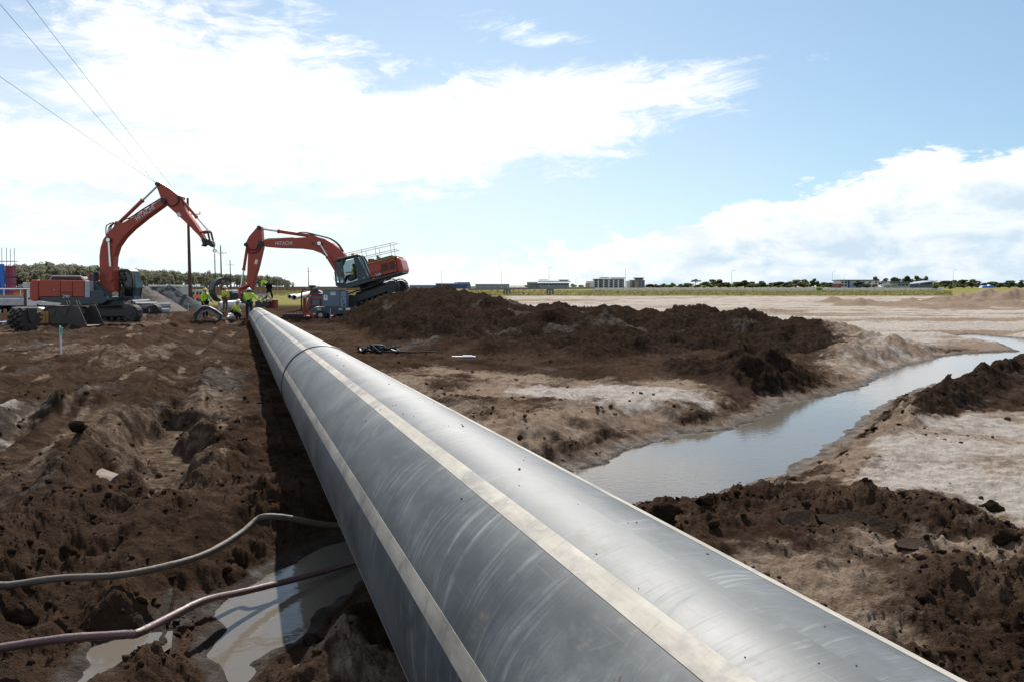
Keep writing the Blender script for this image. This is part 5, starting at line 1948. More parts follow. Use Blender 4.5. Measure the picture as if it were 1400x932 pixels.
def reel():
    T = Tracer(430, 434, 49.0, (380, 380, 11.667))
    root = empty('hose_reel_machine', T.o, 0, 'red framed reel with grey drum and black engine on top, left of the generator', 'reel')
    RF = mat('reel_red', (0.30, 0.028, 0.030), 0.5, dirt=0.3)
    DR = mat('drum_grey', (0.13, 0.14, 0.15), 0.5, 0.3, dirt=0.4)
    c = T(640, 420)
    MB().cyl((c[0], -.35, c[1]), (c[0], .35, c[1]), .60, n=32).build('drum', DR, root, True)
    for y in (-.40, .40):
        pts = [(540, 262), (735, 262), (800, 330), (800, 520), (735, 590), (540, 590), (470, 520), (470, 330), (540, 262)]
        MB().tube([T.p3(X, Y, y) for X, Y in pts], .05, 8).build('rim_frame', RF, root, True)
    for a, b in (((555, 345), (695, 345)), ((695, 345), (695, 440)), ((695, 440), (555, 440)), ((555, 440), (555, 345)), ((555, 440), (490, 530)), ((520, 300), (555, 345))):
        MB().tube([T.p3(*a, -.42), T.p3(*b, -.42)], .045, 8).build('spoke', RF, root, True)
    MB().prism(T.poly([(580, 350), (690, 350), (690, 432), (580, 432)]), -.46, -.43).build('hub_plate', DR, root)
    for X in (445, 475):
        MB().prism(T.poly([(X - 14, 320), (X + 12, 310), (X + 10, 640), (X - 10, 640)]), -.5, -.42).build('support_leg', RF, root)
    MB().box((T(640, 600)[0], 0, .05), (1.7, 1.0, .10)).build('skid', RF, root)
    e = MB().prism(T.poly([(515, 258), (540, 190), (590, 190), (640, 160), (660, 200), (720, 240), (735, 258)]), -.3, .3).build('engine', DARK, root, bevel=.04)
    MB().prism(T.poly([(508, 118), (595, 118), (600, 150), (512, 165)]), -.2, .2).build('air_filter', DARK, e, bevel=.03)
    MB().cyl(T.p3(625, 165, -.25), T.p3(625, 165, .1), .10).build('fuel_cap', LGREY, e, True)
    MB().prism(T.poly([(590, 135), (650, 135), (650, 190), (590, 190)]), -.15, .2).build('cylinder_head', SLATE, e, bevel=.02)
    MB().tube(catmull([T.p3(*q, 0) for q in ((378, 540), (376, 300), (390, 205), (420, 178), (470, 178), (540, 182))], 6), .045, 8).build('delivery_hose', RUBBER, root, True)


reel()
p = at(401, 433.5, 45.5)
cr = empty('drain_grating', p, R(8), 'row of black plastic grating pieces on the ground beside the pipe', 'grating')
for i in range(6):
    MB().box((-.48 + i * .19, 0, .09), (.15, .35, .16)).build('grating_block', BLACKP, cr, bevel=.015)
    MB().box((-.48 + i * .19, -.05, .178), (.09, .12, .012)).build('cap', WHITE, cr)


def plain_pipe(label, p0, p1, r, m, wall=.07, group='concrete drain pipes', name='drain_pipe'):
    p0, p1 = Vector(p0), Vector(p1)
    root = empty(name, p0, 0, label, 'pipe', group)
    ax = (p1 - p0)
    n = 24
    z = ax.normalized()
    x = z.cross(Vector((0, 0, 1)))
    if x.length < .1: x = Vector((1, 0, 0))
    x.normalize(); y = z.cross(x)
    prof = [(0, r), (ax.length - .12, r), (ax.length - .12, r * 1.06), (ax.length, r * 1.06), (ax.length, r - wall), (0, r - wall), (0, r)]
    vs, fs = [], []
    for s, rr_ in prof:
        for k in range(n):
            q = 2 * math.pi * k / n
            vs.append(z * s + x * math.cos(q) * rr_ + y * math.sin(q) * rr_)
    for i in range(len(prof) - 1):
        for k in range(n):
            fs.append((i * n + k, (i + 1) * n + k, (i + 1) * n + (k + 1) % n, i * n + (k + 1) % n))
    MB().add(vs, fs).build('pipe_barrel', m, root, True)
    return root


CG = 'concrete drain pipes by the left excavator'
plain_pipe('grey concrete pipe lying nearest, below the others right of the left excavator', at(203, 425, 48), at(231, 425.5, 48.6), .165, CONC, .04, CG)
plain_pipe('long grey concrete pipe lying just behind the nearest one', at(192, 418.5, 49.5), at(232.5, 418.5, 50.4), .185, CONC, .04, CG)
plain_pipe('grey concrete pipe lying second from the back behind the excavator cab', at(184, 417, 51), at(213, 416.5, 52.5), .18, CONC, .04, CG)
plain_pipe('grey concrete pipe lying at the back, mostly hidden by the others', at(180, 413.8, 53), at(203, 412.6, 54.5), .16, CONC, .04, CG)
p = at(183.5, 413, 56)
plain_pipe('taller grey concrete pipe standing upright behind the left excavator cab', p, p + Vector((0, 0, 1.58)), .22, CONC, .05, CG)
p = at(191.5, 412, 57)
plain_pipe('shorter grey concrete pipe standing upright right of the taller one', p, p + Vector((0, 0, 1.42)), .175, CONC, .05, CG)
PALEP = mat('pale_plastic_pipe', (0.62, 0.62, 0.60), 0.5, dirt=0.3)
plain_pipe('short white pipe end lying left of the other in the grass beyond the pipe end', at(396, 406, 62), at(403, 405, 64), .17, PALEP, .03, 'pale pipes beyond the work')
plain_pipe('long pale pipe lying on the ground behind the red reel', at(402, 407, 62), at(428, 400.5, 76), .20, PALEP, .03, 'pale pipes beyond the work')
plain_pipe('large pale pipe lying on the ground behind the crouching worker', at(300, 418.5, 58), at(330, 416, 59), .32, PALEP, .05, 'pale pipes beyond the work')


def gravel_pile(px, base, top, w, Y, m, label, seed):
    p = at(px, base, Y)
    h = at(px, top, Y).z - p.z + .3
    r = w / FPX * Y / 2
    n, k = 90, 34
    vs, fs = [(0, 0, h)], []
    aa = np.linspace(0, 2 * np.pi, n, endpoint=False)
    X, Yv, Zv = [], [], []
    for i in range(1, k + 1):
        s = i / k
        for q in aa:
            rr_ = r * s * (1 + .10 * math.sin(3 * q + seed) + .05 * math.sin(7 * q + seed * 2))
            X.append(rr_ * math.cos(q)); Yv.append(rr_ * math.sin(q)); Zv.append(h * (1 - s) ** .96 - (h * .05 if s < .12 else 0))
    X, Yv = np.array(X), np.array(Yv)
    nz = .13 * fbm(X * .7 + seed, Yv * .7, 4, seed) + .05 * fbm(X * 4 + seed, Yv * 4, 3, seed + 5)
    Z = np.array(Zv) + nz * np.clip((1 - np.hypot(X, Yv) / r) * 4, 0, 1)
    vs = [(0, 0, float(Z[:n].mean()) + .02)] + list(zip(X.tolist(), Yv.tolist(), Z.tolist()))
    for q in range(n): fs.append((0, 1 + q, 1 + (q + 1) % n))
    for i in range(k - 1):
        for q in range(n):
            a, b = 1 + i * n + q, 1 + i * n + (q + 1) % n
            fs.append((a, a + n, b + n, b))
    o = MB().add(vs, fs).build('gravel_pile', m, None, True)
    o.location = p - Vector((0, 0, .3))
    tag(o, label, 'gravel pile', 'gravel piles behind the left excavator')


GRV1 = mat('brown_grey_gravel', (0.115, 0.098, 0.092), 0.95, dirt=0.6, dirtc=(.17, .145, .135), nscale=14, bump=0.9)
GRV2 = mat('blue_grey_gravel', (0.062, 0.066, 0.074), 0.95, dirt=0.5, dirtc=(.10, .10, .105), nscale=14, bump=0.9)
gravel_pile(192, 424, 385.5, 132, 66, GRV1, 'brown-grey gravel pile right behind the upright concrete pipes', 3)
gravel_pile(231, 419, 388.5, 100, 74, GRV2, 'darker blue-grey gravel pile left of the power pole', 8)


# ================================================================ left edge: truck tray, wheel, bucket, trench box
def bucket():
    T = Tracer(98, 446, 38.0, (0, 350, 8.469))
    root = empty('excavator_bucket', T.o, 0, 'wide dark steel excavator bucket lying on the mud in front of the left excavator', 'bucket')
    W0, W1 = -.75, .75
    # shell: back curve swept sideways; opens to the right
    outer = [(600, 800), (572, 760), (568, 690), (592, 630), (640, 585), (720, 572), (830, 575), (945, 570)]
    P = T.poly(outer)
    sh = MB().prism(P + [(x * .96 + .02, z - .035) for x, z in reversed(P)], W0, W1).build('shell', BUCKET, root)
    # sloping end plate towards the camera
    MB().prism(T.poly([(868, 690), (950, 572), (1010, 575), (1105, 790), (1100, 822), (930, 822), (880, 770)]), W0 - .05, W0 + .02).build('end_plate', BUCKET, root, bevel=.01)
    MB().prism(T.poly([(868, 690), (950, 572), (1010, 575), (1105, 790), (1100, 822), (930, 822), (880, 770)]), W1 - .02, W1 + .05).build('end_plate', BUCKET, root, bevel=.01)
    MB().prism(T.poly([(572, 700), (640, 588), (945, 572), (872, 690), (880, 790), (600, 792)]), W0 + .03, W0 + .35).build('front_wall', BUCKET, root, bevel=.06)
    MB().prism(T.poly([(580, 786), (900, 788), (1105, 800), (1095, 826), (900, 826), (600, 806)]), W0 - .1, W1).build('cutting_edge', BUCKET, root, bevel=.01)
    for a in ((745, 575), (860, 572)):
        MB().prism(T.poly([(a[0] - 50, a[1] + 2), (a[0] + 5, 528), (a[0] + 40, 522), (a[0] + 60, a[1])]), -.14, -.06).prism(T.poly([(a[0] - 50, a[1] + 2), (a[0] + 5, 528), (a[0] + 40, 522), (a[0] + 60, a[1])]), .06, .14).build('hinge_ear', BUCKET, root, bevel=.01)
    for i in range(5):
        c = T(930 + i * 38, 824)
        MB().box((c[0], W0 - .12, c[1] + .02), (.10, .22, .06)).build('tooth', BUCKET, root, bevel=.01)
    for X in (705, 840):
        MB().prism(T.poly([(X, 600), (X + 50, 600), (X + 20, 690), (X - 40, 690)]), W0 - .0, W0 + .05).build('wear_strip', BUCKET, root)


bucket()


def compactor_wheel():
    T = Tracer(34, 451, 35.0, (0, 350, 8.469))
    root = empty('compaction_wheel', T.o, R(-22), 'black padfoot compaction wheel attachment lying at the left edge', 'compaction wheel')
    for i, y in enumerate((-.42, -.14, .14, .42)):
        c = (0, y, .46)
        MB().cyl((0, y - .07, .46), (0, y + .07, .46), .40, n=24).build('rim', MUDDY, root, True)
        pd = MB()
        for k in range(12):
            q = 2 * math.pi * (k + i * .5) / 12
            m = Matrix.Rotation(-q, 3, 'Y')
            pd.box(Vector((0, y, .46)) + m @ Vector((0, 0, .44)), (.15, .13, .13), m)
        pd.build('pads', MUDDY, root, bevel=.01)
    root.rotation_euler = (0, 0, R(62))
    MB().cyl((0, -.6, .46), (0, .6, .46), .12).build('axle', DARK, root, True)
    MB().prism([(-.16, .1), (.16, .1), (.12, .62), (-.12, .62)], .56, .66).build('side_plate', mat('worn_grey_plate', (.12, .12, .12), .6, dirt=.5), root, bevel=.02)
    for y in (-.58, .58):
        MB().prism([(-.12, .40), (.12, .40), (.2, .95), (-.2, .95)], y - .03, y + .03).build('fork', DARK, root)


compactor_wheel()


def trench_box():
    T = Tracer(58, 442, 37.5, (0, 350, 8.469))
    root = empty('trench_box', T.o, 0, 'mustard yellow steel box panel lying behind the bucket and compaction wheel', 'trench box')
    b = MB().prism(T.poly([(140, 645), (600, 640), (600, 778), (160, 778)]), -.3, .3).build('panel', OCHRE, root, bevel=.02)
    MB().prism(T.poly([(135, 640), (150, 595), (450, 595), (540, 628), (600, 628), (600, 640)]), -.1, .35).build('top_plate', mat('pale_grey_plate', (.3, .3, .29), .6, dirt=.5), root)
    lettering('SHORING', .16, T.p3(485, 690, -.312), 0, b, DARK) if False else None
    for X in (410, 500, 560):
        MB().prism(T.poly([(X, 650), (X + 10, 650), (X + 10, 774), (X, 774)]), -.335, -.30).build('rib', OCHRE, b)
    MB().prism(T.poly([(428, 672), (540, 672), (540, 694), (428, 694)]), -.318, -.304).build('faded_print', DARK, b)


trench_box()


def flatbed():
    T = Tracer(20, 432.5, 53.0, (0, 350, 8.469))
    root = empty('flatbed_truck', T.o, 0, 'white and grey flatbed truck tray with side rail at the left edge', 'truck')
    AL = mat('dull_aluminium', (0.42, 0.43, 0.44), 0.4, 0.5, dirt=0.35)
    dk = MB().prism(T.poly([(-900, 500), (392, 495), (392, 572), (-900, 572)]), -1.1, 1.1).build('tray_side', AL, root, bevel=.02)
    MB().prism(T.poly([(-900, 455), (392, 458), (392, 493), (-900, 496)]), -1.12, -1.02).build('load', CONC, root)
    for X in range(-860, 390, 125):
        MB().prism(T.poly([(X, 572), (X + 14, 572), (X + 14, 590), (X, 590)]), -1.13, 1.0).build('cross_member', DARK, dk)
    MB().prism(T.poly([(-900, 590), (392, 590), (392, 610), (-900, 610)]), -.5, .5).build('chassis_rail', DARK, root)
    for y in (-1.08, 1.08):
        mb = MB().tube([T.p3(-900, 383, y), T.p3(445, 383, y)], .035, 8)
        mb.build('side_rail', WHITE, root, True)
    for X in (-500, -330, -170, 0, 165, 355):
        MB().tube([T.p3(X, 383, -1.08), T.p3(X, 500, -1.08)], .028, 6).build('rail_post', WHITE, root, True)
    MB().prism(T.poly([(392, 388), (418, 388), (418, 580), (392, 580)]), -1.1, -.9).build('headboard_post', mat('rusty_post', (.10, .07, .05), .7), root)
    cb = MB().prism(T.poly([(422, 395), (530, 385), (540, 575), (425, 578)]), -1.1, 1.1).build('cabinet', WHITE, root, bevel=.03)
    MB().cyl(T.p3(455, 493, -1.13), T.p3(455, 493, -1.1), .06).build('cap', DARK, cb, True)
    MB().prism(T.poly([(425, 579), (560, 579), (560, 612), (440, 612)]), -1.05, 1.0).build('sill', mat('maroon_sill', (.10, .03, .035), .6), root)
    MB().prism(T.poly([(570, 525), (1010, 525), (1030, 565), (575, 572)]), -.9, .9).build('bonnet_panel', WHITE, root, bevel=.03)
    MB().cyl(T.p3(340, 338, -.6), T.p3(490, 338, -.6), .16).build('water_tank', AL, root, True)
    MB().cyl(T.p3(403, 312, -.8), T.p3(403, 300, -.8), .09).build('beacon_base', DARK, root, True)
    MB().cyl(T.p3(403, 300, -.8), T.p3(403, 278, -.8), .075, .06).build('beacon', ORANGE, root, True)
    for X in (-420, 60, 545):
        for y in (-.95, .95):
            w = MB().cyl(T.p3(X, 628, y - .13), T.p3(X, 628, y + .13), .42, n=24).build('wheel', RUBBER, root, True)
            MB().cyl(T.p3(X, 628, y - .14), T.p3(X, 628, y + .14), .2, n=16).build('rim', LGREY, w, True)


flatbed()
o = MB().tube(catmull([(*gp(-30, 444, -.1), -.05), (*gp(5, 442.5, -.1), -.04), (*gp(22, 441, -.1), -.03)], 8), .05, 8).build('blue_hose', mat('bright_blue_plastic', (0.02, 0.10, 0.42), .45), None, True)
tag(o, 'bright blue lay-flat hose on the mud at the left edge', 'hose')


def formwork():
    p = at(4, 396, 112)
    root = empty('formwork_tower', p, 0, 'tall formwork with blue sheet and magenta panels under starter bars at the left edge', 'formwork')
    BL = mat('blue_sheet', (0.015, 0.16, 0.62), 0.5, dirt=0.15)
    BL2 = mat('blue_formwork', (0.02, 0.11, 0.40), 0.5, dirt=0.15)
    MG = mat('magenta_panel', (0.28, 0.045, 0.10), 0.6, dirt=0.25)
    q = lambda px, py: (at(px, py, 112).x - p.x, at(px, py, 112).z - p.z)
    MB().prism([q(*a) for a in ((-30, 362), (2, 362), (2, 402), (-30, 402))], -.6, .6).build('blue_panel', BL2, root)
    for yy in (366, 372, 378, 384):
        MB().prism([q(*a) for a in ((-30, yy), (2, yy), (2, yy + 1), (-30, yy + 1))], -.68, -.6).build('waler', DARK, root)
    MB().prism([q(*a) for a in ((1, 361.5), (9, 361.5), (10.5, 402), (8, 402))], -.7, -.5).build('draped_sheet', BL, root)
    for i, (ya, yb) in enumerate(((364.2, 371), (371.4, 378.4), (380, 388), (388.4, 402))):
        for xa, xb in ((9.6, 14.4), (14.8, 19.6)):
            MB().prism([q(*a) for a in ((xa, ya), (xb, ya), (xb + .6, yb), (xa + .6, yb))], -.4, .4).build('panel', MG, root)
    MB().prism([q(*a) for a in ((-30, 357.2), (20, 357.2), (20, 358.2), (-30, 358.2))], -.7, .7).build('platform', WHITE, root)
    for px in (-20, -9, 2.3, 8.7, 14, 19.5):
        MB().tube([(q(px, 357)[0], 0, q(px, 366)[1]), (q(px, 337)[0], 0, q(px, 338 + (px * 7) % 5)[1])], .035, 5).build('starter_bar', DARK, root, True)


formwork()

# survey stakes
STK = mat('pale_blue_stake', (0.55, 0.62, 0.70), 0.6, dirt=0.2)
TEAL = mat('teal_ribbon', (0.02, 0.42, 0.34), 0.6, dirt=0.1)
for px, py, top, Y, lb in ((83.5, 479, 445.5, 21.5, 'white survey stake with teal ribbon in the mud at the left, nearest of the stakes'),
                           (257.3, 425, 415.5, 49.0, 'small survey stake with teal top left of the black arch'),
                           (0.8, 427, 424, 46.0, 'tiny teal topped stake at the very left edge')):
    p = at(px, py, Y)
    h = at(px, top, Y).z - p.z
    s = empty('survey_stake', p, R(20), lb, 'stake', 'survey stakes')
    w = max(.035, h * .055)
    MB().box((0, 0, h / 2 - .05), (w, w * .8, h + .1)).build('post', STK, s, bevel=.004)
    MB().box((w * .8, -.01, h * .86), (w * 1.8, w * .5, h * .16), Euler((0, .3, 0))).box((w * .6, -.02, h * .70), (w, w * .4, h * .18), Euler((0, -.2, 0))).build('ribbon', TEAL, s)


# heap of black strap and cable by the pipe
def cable_heap():
    x, y = gp(520, 482, -.05)
    root = empty('strap_heap', (x, y, gz(x, y)), 0, 'tangled heap of shiny black straps lying right of the pipe weld', 'straps')
    rr = random.Random(4)
    SH = mat('shiny_black_strap', (0.014, 0.015, 0.017), 0.22, dirt=0.15)
    for k in range(13):
        pts = []
        q0 = rr.uniform(0, 6.28)
        cx, cy = rr.uniform(-.32, .22), rr.uniform(-.2, .2)
        for i in range(6):
            q = q0 + i * rr.uniform(.4, 1.0)
            pts.append((cx + .33 * math.cos(q), cy + .22 * math.sin(q), .05 + abs(rr.gauss(0, .07))))
        MB().tube(catmull(pts, 5), .028, 6).build('strap', SH, root, True)
    MB().tube(catmull([(.25, .0, .06), (.6, .05, .05), (.95, -.02, .04), (1.3, .03, .05), (1.7, .0, .03)], 6), .025, 6).build('strap', SH, root, True)


cable_heap()
o = MB().box((0, 0, .02), (.62, .09, .03)).box((.1, .03, .045), (.25, .05, .02)).build('timber_offcut', STK, None, bevel=.008)
x, y = gp(634, 484, 0)
o.location = (x, y, gz(x, y))
tag(o, 'bluish white batten lying alone on the mud right of the strap heap', 'timber')

# ================================================================ power line
POLE = mat('weathered_pole_timber', (0.085, 0.060, 0.048), 0.85, dirt=0.4, dirtc=(.14, .11, .09), nscale=4)
WIRE = mat('dark_wire', (0.05, 0.05, 0.055), 0.6, dirt=0.0)
arm_pts = []
for i, (px, top, base, Y, lb) in enumerate(((256.5, 271, 410, 75, 'nearest tall timber power pole with crossarm, right of the gravel piles'),
                                            (301.5, 336, 398, 158, 'second power pole in the line, above the standing workers'),
                                            (314.5, 356, 396, 247, 'third power pole in the line, right of the hanging chain'),
                                            (421.5, 366, 397, 300, 'far power pole standing in the grass left of the red reel'))):
    t, b = at(px, top, Y), at(px, base, Y)
    b.x = t.x
    h = t.z - b.z
    root = empty('power_pole', (t.x, Y, b.z - .4), 0, lb, 'power pole', 'timber power poles')
    MB().tube([(0, 0, 0), (0.0, 0, h * .5), (0, 0, h + .4)], [.17, .14, .10], 10).build('post', POLE, root, True)
    pts = []
    for k, dz in enumerate((.0,)):
        MB().box((.25, 0, h - 1.1 - dz * 1.6), (1.75, .07, .08)).build('crossarm', POLE, root)
    for dx in (-.6, .35, 1.1):
        MB().cyl((dx, 0, h - 1.04), (dx, 0, h - .86), .05, .03, 8).build('insulator', LGREY, root, True)
        pts.append(Vector((t.x + dx, Y, b.z - .4 + h - .86)))
    arm_pts.append(pts)
near = [at(5, 0, 22.0), at(45, 0, 22.8), at(0, 95, 26.5)]
names = ('upper left', 'upper right', 'lower')
for k in range(3):
    a = arm_pts[0][k]
    b = a + (near[k] - a) * 1.75
    pts = [a.lerp(b, s) - Vector((0, 0, 0.25 * math.sin(math.pi * s))) for s in np.linspace(0, 1, 24)]
    o = MB().tube(pts, .0075, 5).build('power_line', WIRE, None, True)
    tag(o, f'{names[k]} of three thin wires running from the nearest pole to the top left', 'wire', 'overhead wires')
    if True:
        for j in (0, 1):
            a, b = arm_pts[j][k], arm_pts[j + 1][k]
            pts = [a.lerp(b, s) - Vector((0, 0, 1.2 * math.sin(math.pi * s))) for s in np.linspace(0, 1, 16)]
            o = MB().tube(pts, .012, 4).build('power_line', WIRE, None, True)
            tag(o, f'{("left", "middle", "right")[k]} thin wire strung between the {("nearest and second", "second and third")[j]} power poles', 'wire', 'overhead wires')


# ================================================================ trees
def leaf_material(name, c0, c1):
    m, nt, b = principled(name)
    geo = nt.nodes.new('ShaderNodeNewGeometry')
    oi = nt.nodes.new('ShaderNodeObjectInfo')
    n = noise(nt, geo.outputs['Position'], 0.22, 4, 0.6)
    n2 = noise(nt, geo.outputs['Position'], 1.9, 3, 0.6)
    f = (n * 0.6 + n2 * 0.3 + E(nt, oi.outputs['Random']) * 0.25 - 0.07).ss(0.32, 0.68)
    nt.links.new(mixc(nt, f, c0, c1), b.inputs['Base Color'])
    b.inputs['Roughness'].default_value = 0.75
    b.inputs['Specular IOR Level'].default_value = 0.2
    tl = nt.nodes.new('ShaderNodeBsdfTranslucent')
    nt.links.new(b.inputs['Base Color'].links[0].from_socket, tl.inputs[0])
    ms = nt.nodes.new('ShaderNodeMixShader')
    ms.inputs[0].default_value = 0.42
    nt.links.new(b.outputs[0], ms.inputs[1])
    nt.links.new(tl.outputs[0], ms.inputs[2])
    nt.links.new(ms.outputs[0], nt.nodes['Material Output'].inputs[0])
    return m


LEAF_F = leaf_material('melaleuca_leaves', (0.11, 0.118, 0.075), (0.20, 0.20, 0.135))
LEAF_R = leaf_material('dark_green_leaves', (0.050, 0.072, 0.034), (0.115, 0.135, 0.060))
LEAF_B = leaf_material('bright_shrub_leaves', (0.06, 0.10, 0.02), (0.12, 0.17, 0.035))
BARK = mat('pale_bark', (0.19, 0.17, 0.145), 0.9, dirt=0.5, nscale=2)


def crown_arrays(rr, clumps, leaf, per):
    """leaf faces strewn through a set of clumps (cx,cy,cz,rx,ry,rz)"""
    V, F = [], []
    for (cx, cy, cz, rx, ry, rz) in clumps:
        for _ in range(per):
            d = rr.normal(size=3); d /= np.linalg.norm(d)
            k = rr.uniform(.35, 1.0) ** .5
            c = np.array([cx, cy, cz]) + d * k * np.array([rx, ry, rz])
            a = rr.normal(size=3); a /= np.linalg.norm(a)
            b = np.cross(a, rr.normal(size=3)); b /= np.linalg.norm(b) + 1e-6
            s = leaf * rr.uniform(.6, 1.4)
            i = len(V)
            V += [c - a * s - b * s * .4, c + a * s * .2 - b * s * .8, c + a * s + b * s * .3, c - a * s * .1 + b * s * .8]
            F.append((i, i + 1, i + 2, i + 3))
    return V, F


def tree_meshes(kind, seed):
    rr = np.random.RandomState(seed)
    cl = []
    if kind == 'gum':            # tall slender forest tree, 1 unit high trunk scaled later
        for k in range(12):
            z = .12 + .86 * rr.rand() ** .6
            sp = .20 * (1.15 - abs(z - .6) * 1.3)
            cl.append((rr.normal() * sp * .6, rr.normal() * sp * .6, z, rr.uniform(.09, .14), rr.uniform(.09, .14), rr.uniform(.07, .12)))
        V, F = crown_arrays(rr, cl, .034, 40)
        tr = [(0, 0, 0), (rr.normal() * .015, 0, .4), (rr.normal() * .03, rr.normal() * .03, .85)]
        rad = [.020, .015, .006]
    elif kind == 'round':
        for k in range(20):
            q = rr.uniform(0, 6.28); r = rr.uniform(0, .45)
            z = .18 + .68 * (1 - (r / .5) ** 2) * rr.uniform(.15, 1)
            cl.append((r * math.cos(q), r * math.sin(q), z, rr.uniform(.12, .2), rr.uniform(.12, .2), rr.uniform(.09, .15)))
        V, F = crown_arrays(rr, cl, .062, 60)
        tr = [(0, 0, 0), (.02, 0, .3), (rr.normal() * .05, .02, .6)]
        rad = [.04, .03, .015]
    elif kind == 'umbrella':
        for k in range(12):
            q = rr.uniform(0, 6.28); r = rr.uniform(.05, .52)
            cl.append((r * math.cos(q), r * math.sin(q), .82 - .25 * r * r + rr.normal() * .035, rr.uniform(.12, .18), rr.uniform(.12, .18), rr.uniform(.06, .10)))
        V, F = crown_arrays(rr, cl, .045, 42)
        tr = [(0, 0, 0), (.03, 0, .4), (0.05, .02, .75)]
        rad = [.045, .03, .015]
    else:                        # shrub
        for k in range(7):
            q = rr.uniform(0, 6.28); r = rr.uniform(0, .35)
            cl.append((r * math.cos(q), r * math.sin(q), .3 + .35 * rr.rand(), .2, .2, .2))
        V, F = crown_arrays(rr, cl, .08, 30)
        tr = [(0, 0, 0), (0, 0, .2), (0, 0, .4)]
        rad = [.03, .02, .01]
    t = MB().tube(tr, rad, 7)
    # a few limbs
    for k in range(5):
        c = cl[k]
        z0 = tr[1][2] + (tr[2][2] - tr[1][2]) * rr.uniform(.0, .7)
        t.tube([(tr[1][0], tr[1][1], z0), (c[0] * .6, c[1] * .6, (z0 + c[2]) / 2), (c[0], c[1], c[2])], [rad[1] * .6, rad[2], rad[2] * .4], 5)
    return V, F, t


# the wood on the left: one mass of trees far off
def forest():
    rr = np.random.RandomState(2)
    protos = [tree_meshes('gum', 100 + k) for k in range(7)]
    V, F, W, G = [], [], [], []
    off = 0; ow = 0
    n = 640
    for i in range(n):
        px = rr.uniform(-170, 402)
        Y = rr.uniform(470, 640) if i > 90 else rr.uniform(455, 480)
        top = np.interp(px, [-170, 0, 60, 130, 200, 290, 340, 380, 402], [358, 362, 359, 363, 368, 371.5, 374, 377, 384]) + 3.2 + rr.normal() * 0.7 - (2.2 if rr.rand() < .05 else 0)
        p = at(px, 393.5, Y)
        h = (at(px, top, Y).z - p.z) * (1.0 if i > 90 else rr.uniform(.75, .98))
        if h < 2: continue
        v, f, t = protos[i % 7]
        q = rr.uniform(0, 6.28)
        w = h * rr.uniform(.85, 1.35)
        c, s = math.cos(q), math.sin(q)
        M = np.array([[c * w, -s * w, 0], [s * w, c * w, 0], [0, 0, h]])
        V.append(np.array(v) @ M.T + np.array([p.x, p.y, p.z]))
        F.append(np.array(f) + off); off += len(v)
        tv = np.array(t.v) @ M.T + np.array([p.x, p.y, p.z])
        W.append(tv); G += [tuple(k + ow for k in ff) for ff in t.f]; ow += len(tv)
    me = bpy.data.meshes.new('forest')
    VV = np.concatenate(V + W)
    nf = np.concatenate(F)
    fs = [tuple(x) for x in nf.tolist()] + [tuple(k + off for k in g) for g in G]
    me.from_pydata(VV.tolist(), [], fs)
    me.materials.append(LEAF_F)
    me.materials.append(BARK)
    mi = np.zeros(len(fs), np.int32); mi[len(nf):] = 1
    me.polygons.foreach_set('material_index', mi)
    o = link('forest', me)
    tag(o, 'far wood of tall grey-green gum trees behind the left excavator', 'forest', kind='stuff')


forest()

PROTO = {}


def tree(kind, px, base, top, Y, wfac, label, group, leaf, seed):
    key = (kind, seed % 5, leaf.name)
    if key not in PROTO:
        V, F, t = tree_meshes(kind, 300 + seed % 5 * 7 + len(kind))
        me = bpy.data.meshes.new('crown'); me.from_pydata([tuple(v) for v in V], [], F); me.materials.append(leaf)
        PROTO[key] = (me, t.mesh('trunk', BARK))
    cm, tm = PROTO[key]
    p = at(px, base, Y)
    h = at(px, top, Y).z - p.z
    nm = 'shrub' if kind == 'shrub' else 'tree'
    root = empty(nm, p, seed * 1.7, label, nm, group)
    root.scale = (h * wfac, h * wfac, h)
    link('crown', cm, root)
    link('trunk', tm, root)


RT = random.Random(7)
tree('umbrella', 951, 394, 381.5, 620, 1.05, 'flat topped tree standing alone left of the far tree row', 'trees on the far horizon', LEAF_R, 1)
tree('round', 1113, 394, 380.5, 620, 1.1, 'tall round tree on the horizon just left of the red and white building', 'trees on the far horizon', LEAF_R, 2)
for i, px in enumerate((1196, 1210, 1224)):
    tree('round', px, 394, 378.5 - (i == 2), 760, 1.2, ('tall tree behind the left half of the red and white building', 'tall tree behind the right end of the red and white building', 'tall tree between the red building and the grey roofed hall')[i], 'trees on the far horizon', LEAF_R, 3 + i)
for i, px in enumerate((1239, 1252, 1266)):
    tree('round', px, 394, 375 + i * 1.5, 760, 1.15, ('highest tree of the clump behind the grey roofed hall', 'broad middle tree of the clump behind the grey roofed hall', 'right tree of the clump behind the grey roofed hall')[i], 'trees on the far horizon', LEAF_R, 6 + i)
tree('round', 1396, 396, 381, 300, 1.0, 'nearer tree cut off by the right edge of the picture', 'trees on the far horizon', LEAF_R, 4)
xs = [888, 897, 908, 919, 930, 941, 963, 973, 984, 996, 1007, 1018, 1029, 1041, 1053, 1064, 1076, 1088, 1099, 1126, 1137, 1146, 1160, 1176, 1281, 1292, 1305, 1318, 1329, 1344, 1356, 1367, 1380]
ORD = ('first', 'second', 'third', 'fourth', 'fifth', 'sixth', 'seventh', 'eighth', 'ninth', 'tenth', 'eleventh', 'twelfth', 'thirteenth', 'fourteenth', 'fifteenth', 'sixteenth', 'seventeenth', 'eighteenth', 'nineteenth', 'twentieth', 'twenty-first', 'twenty-second', 'twenty-third')
cnt = [0, 0, 0]
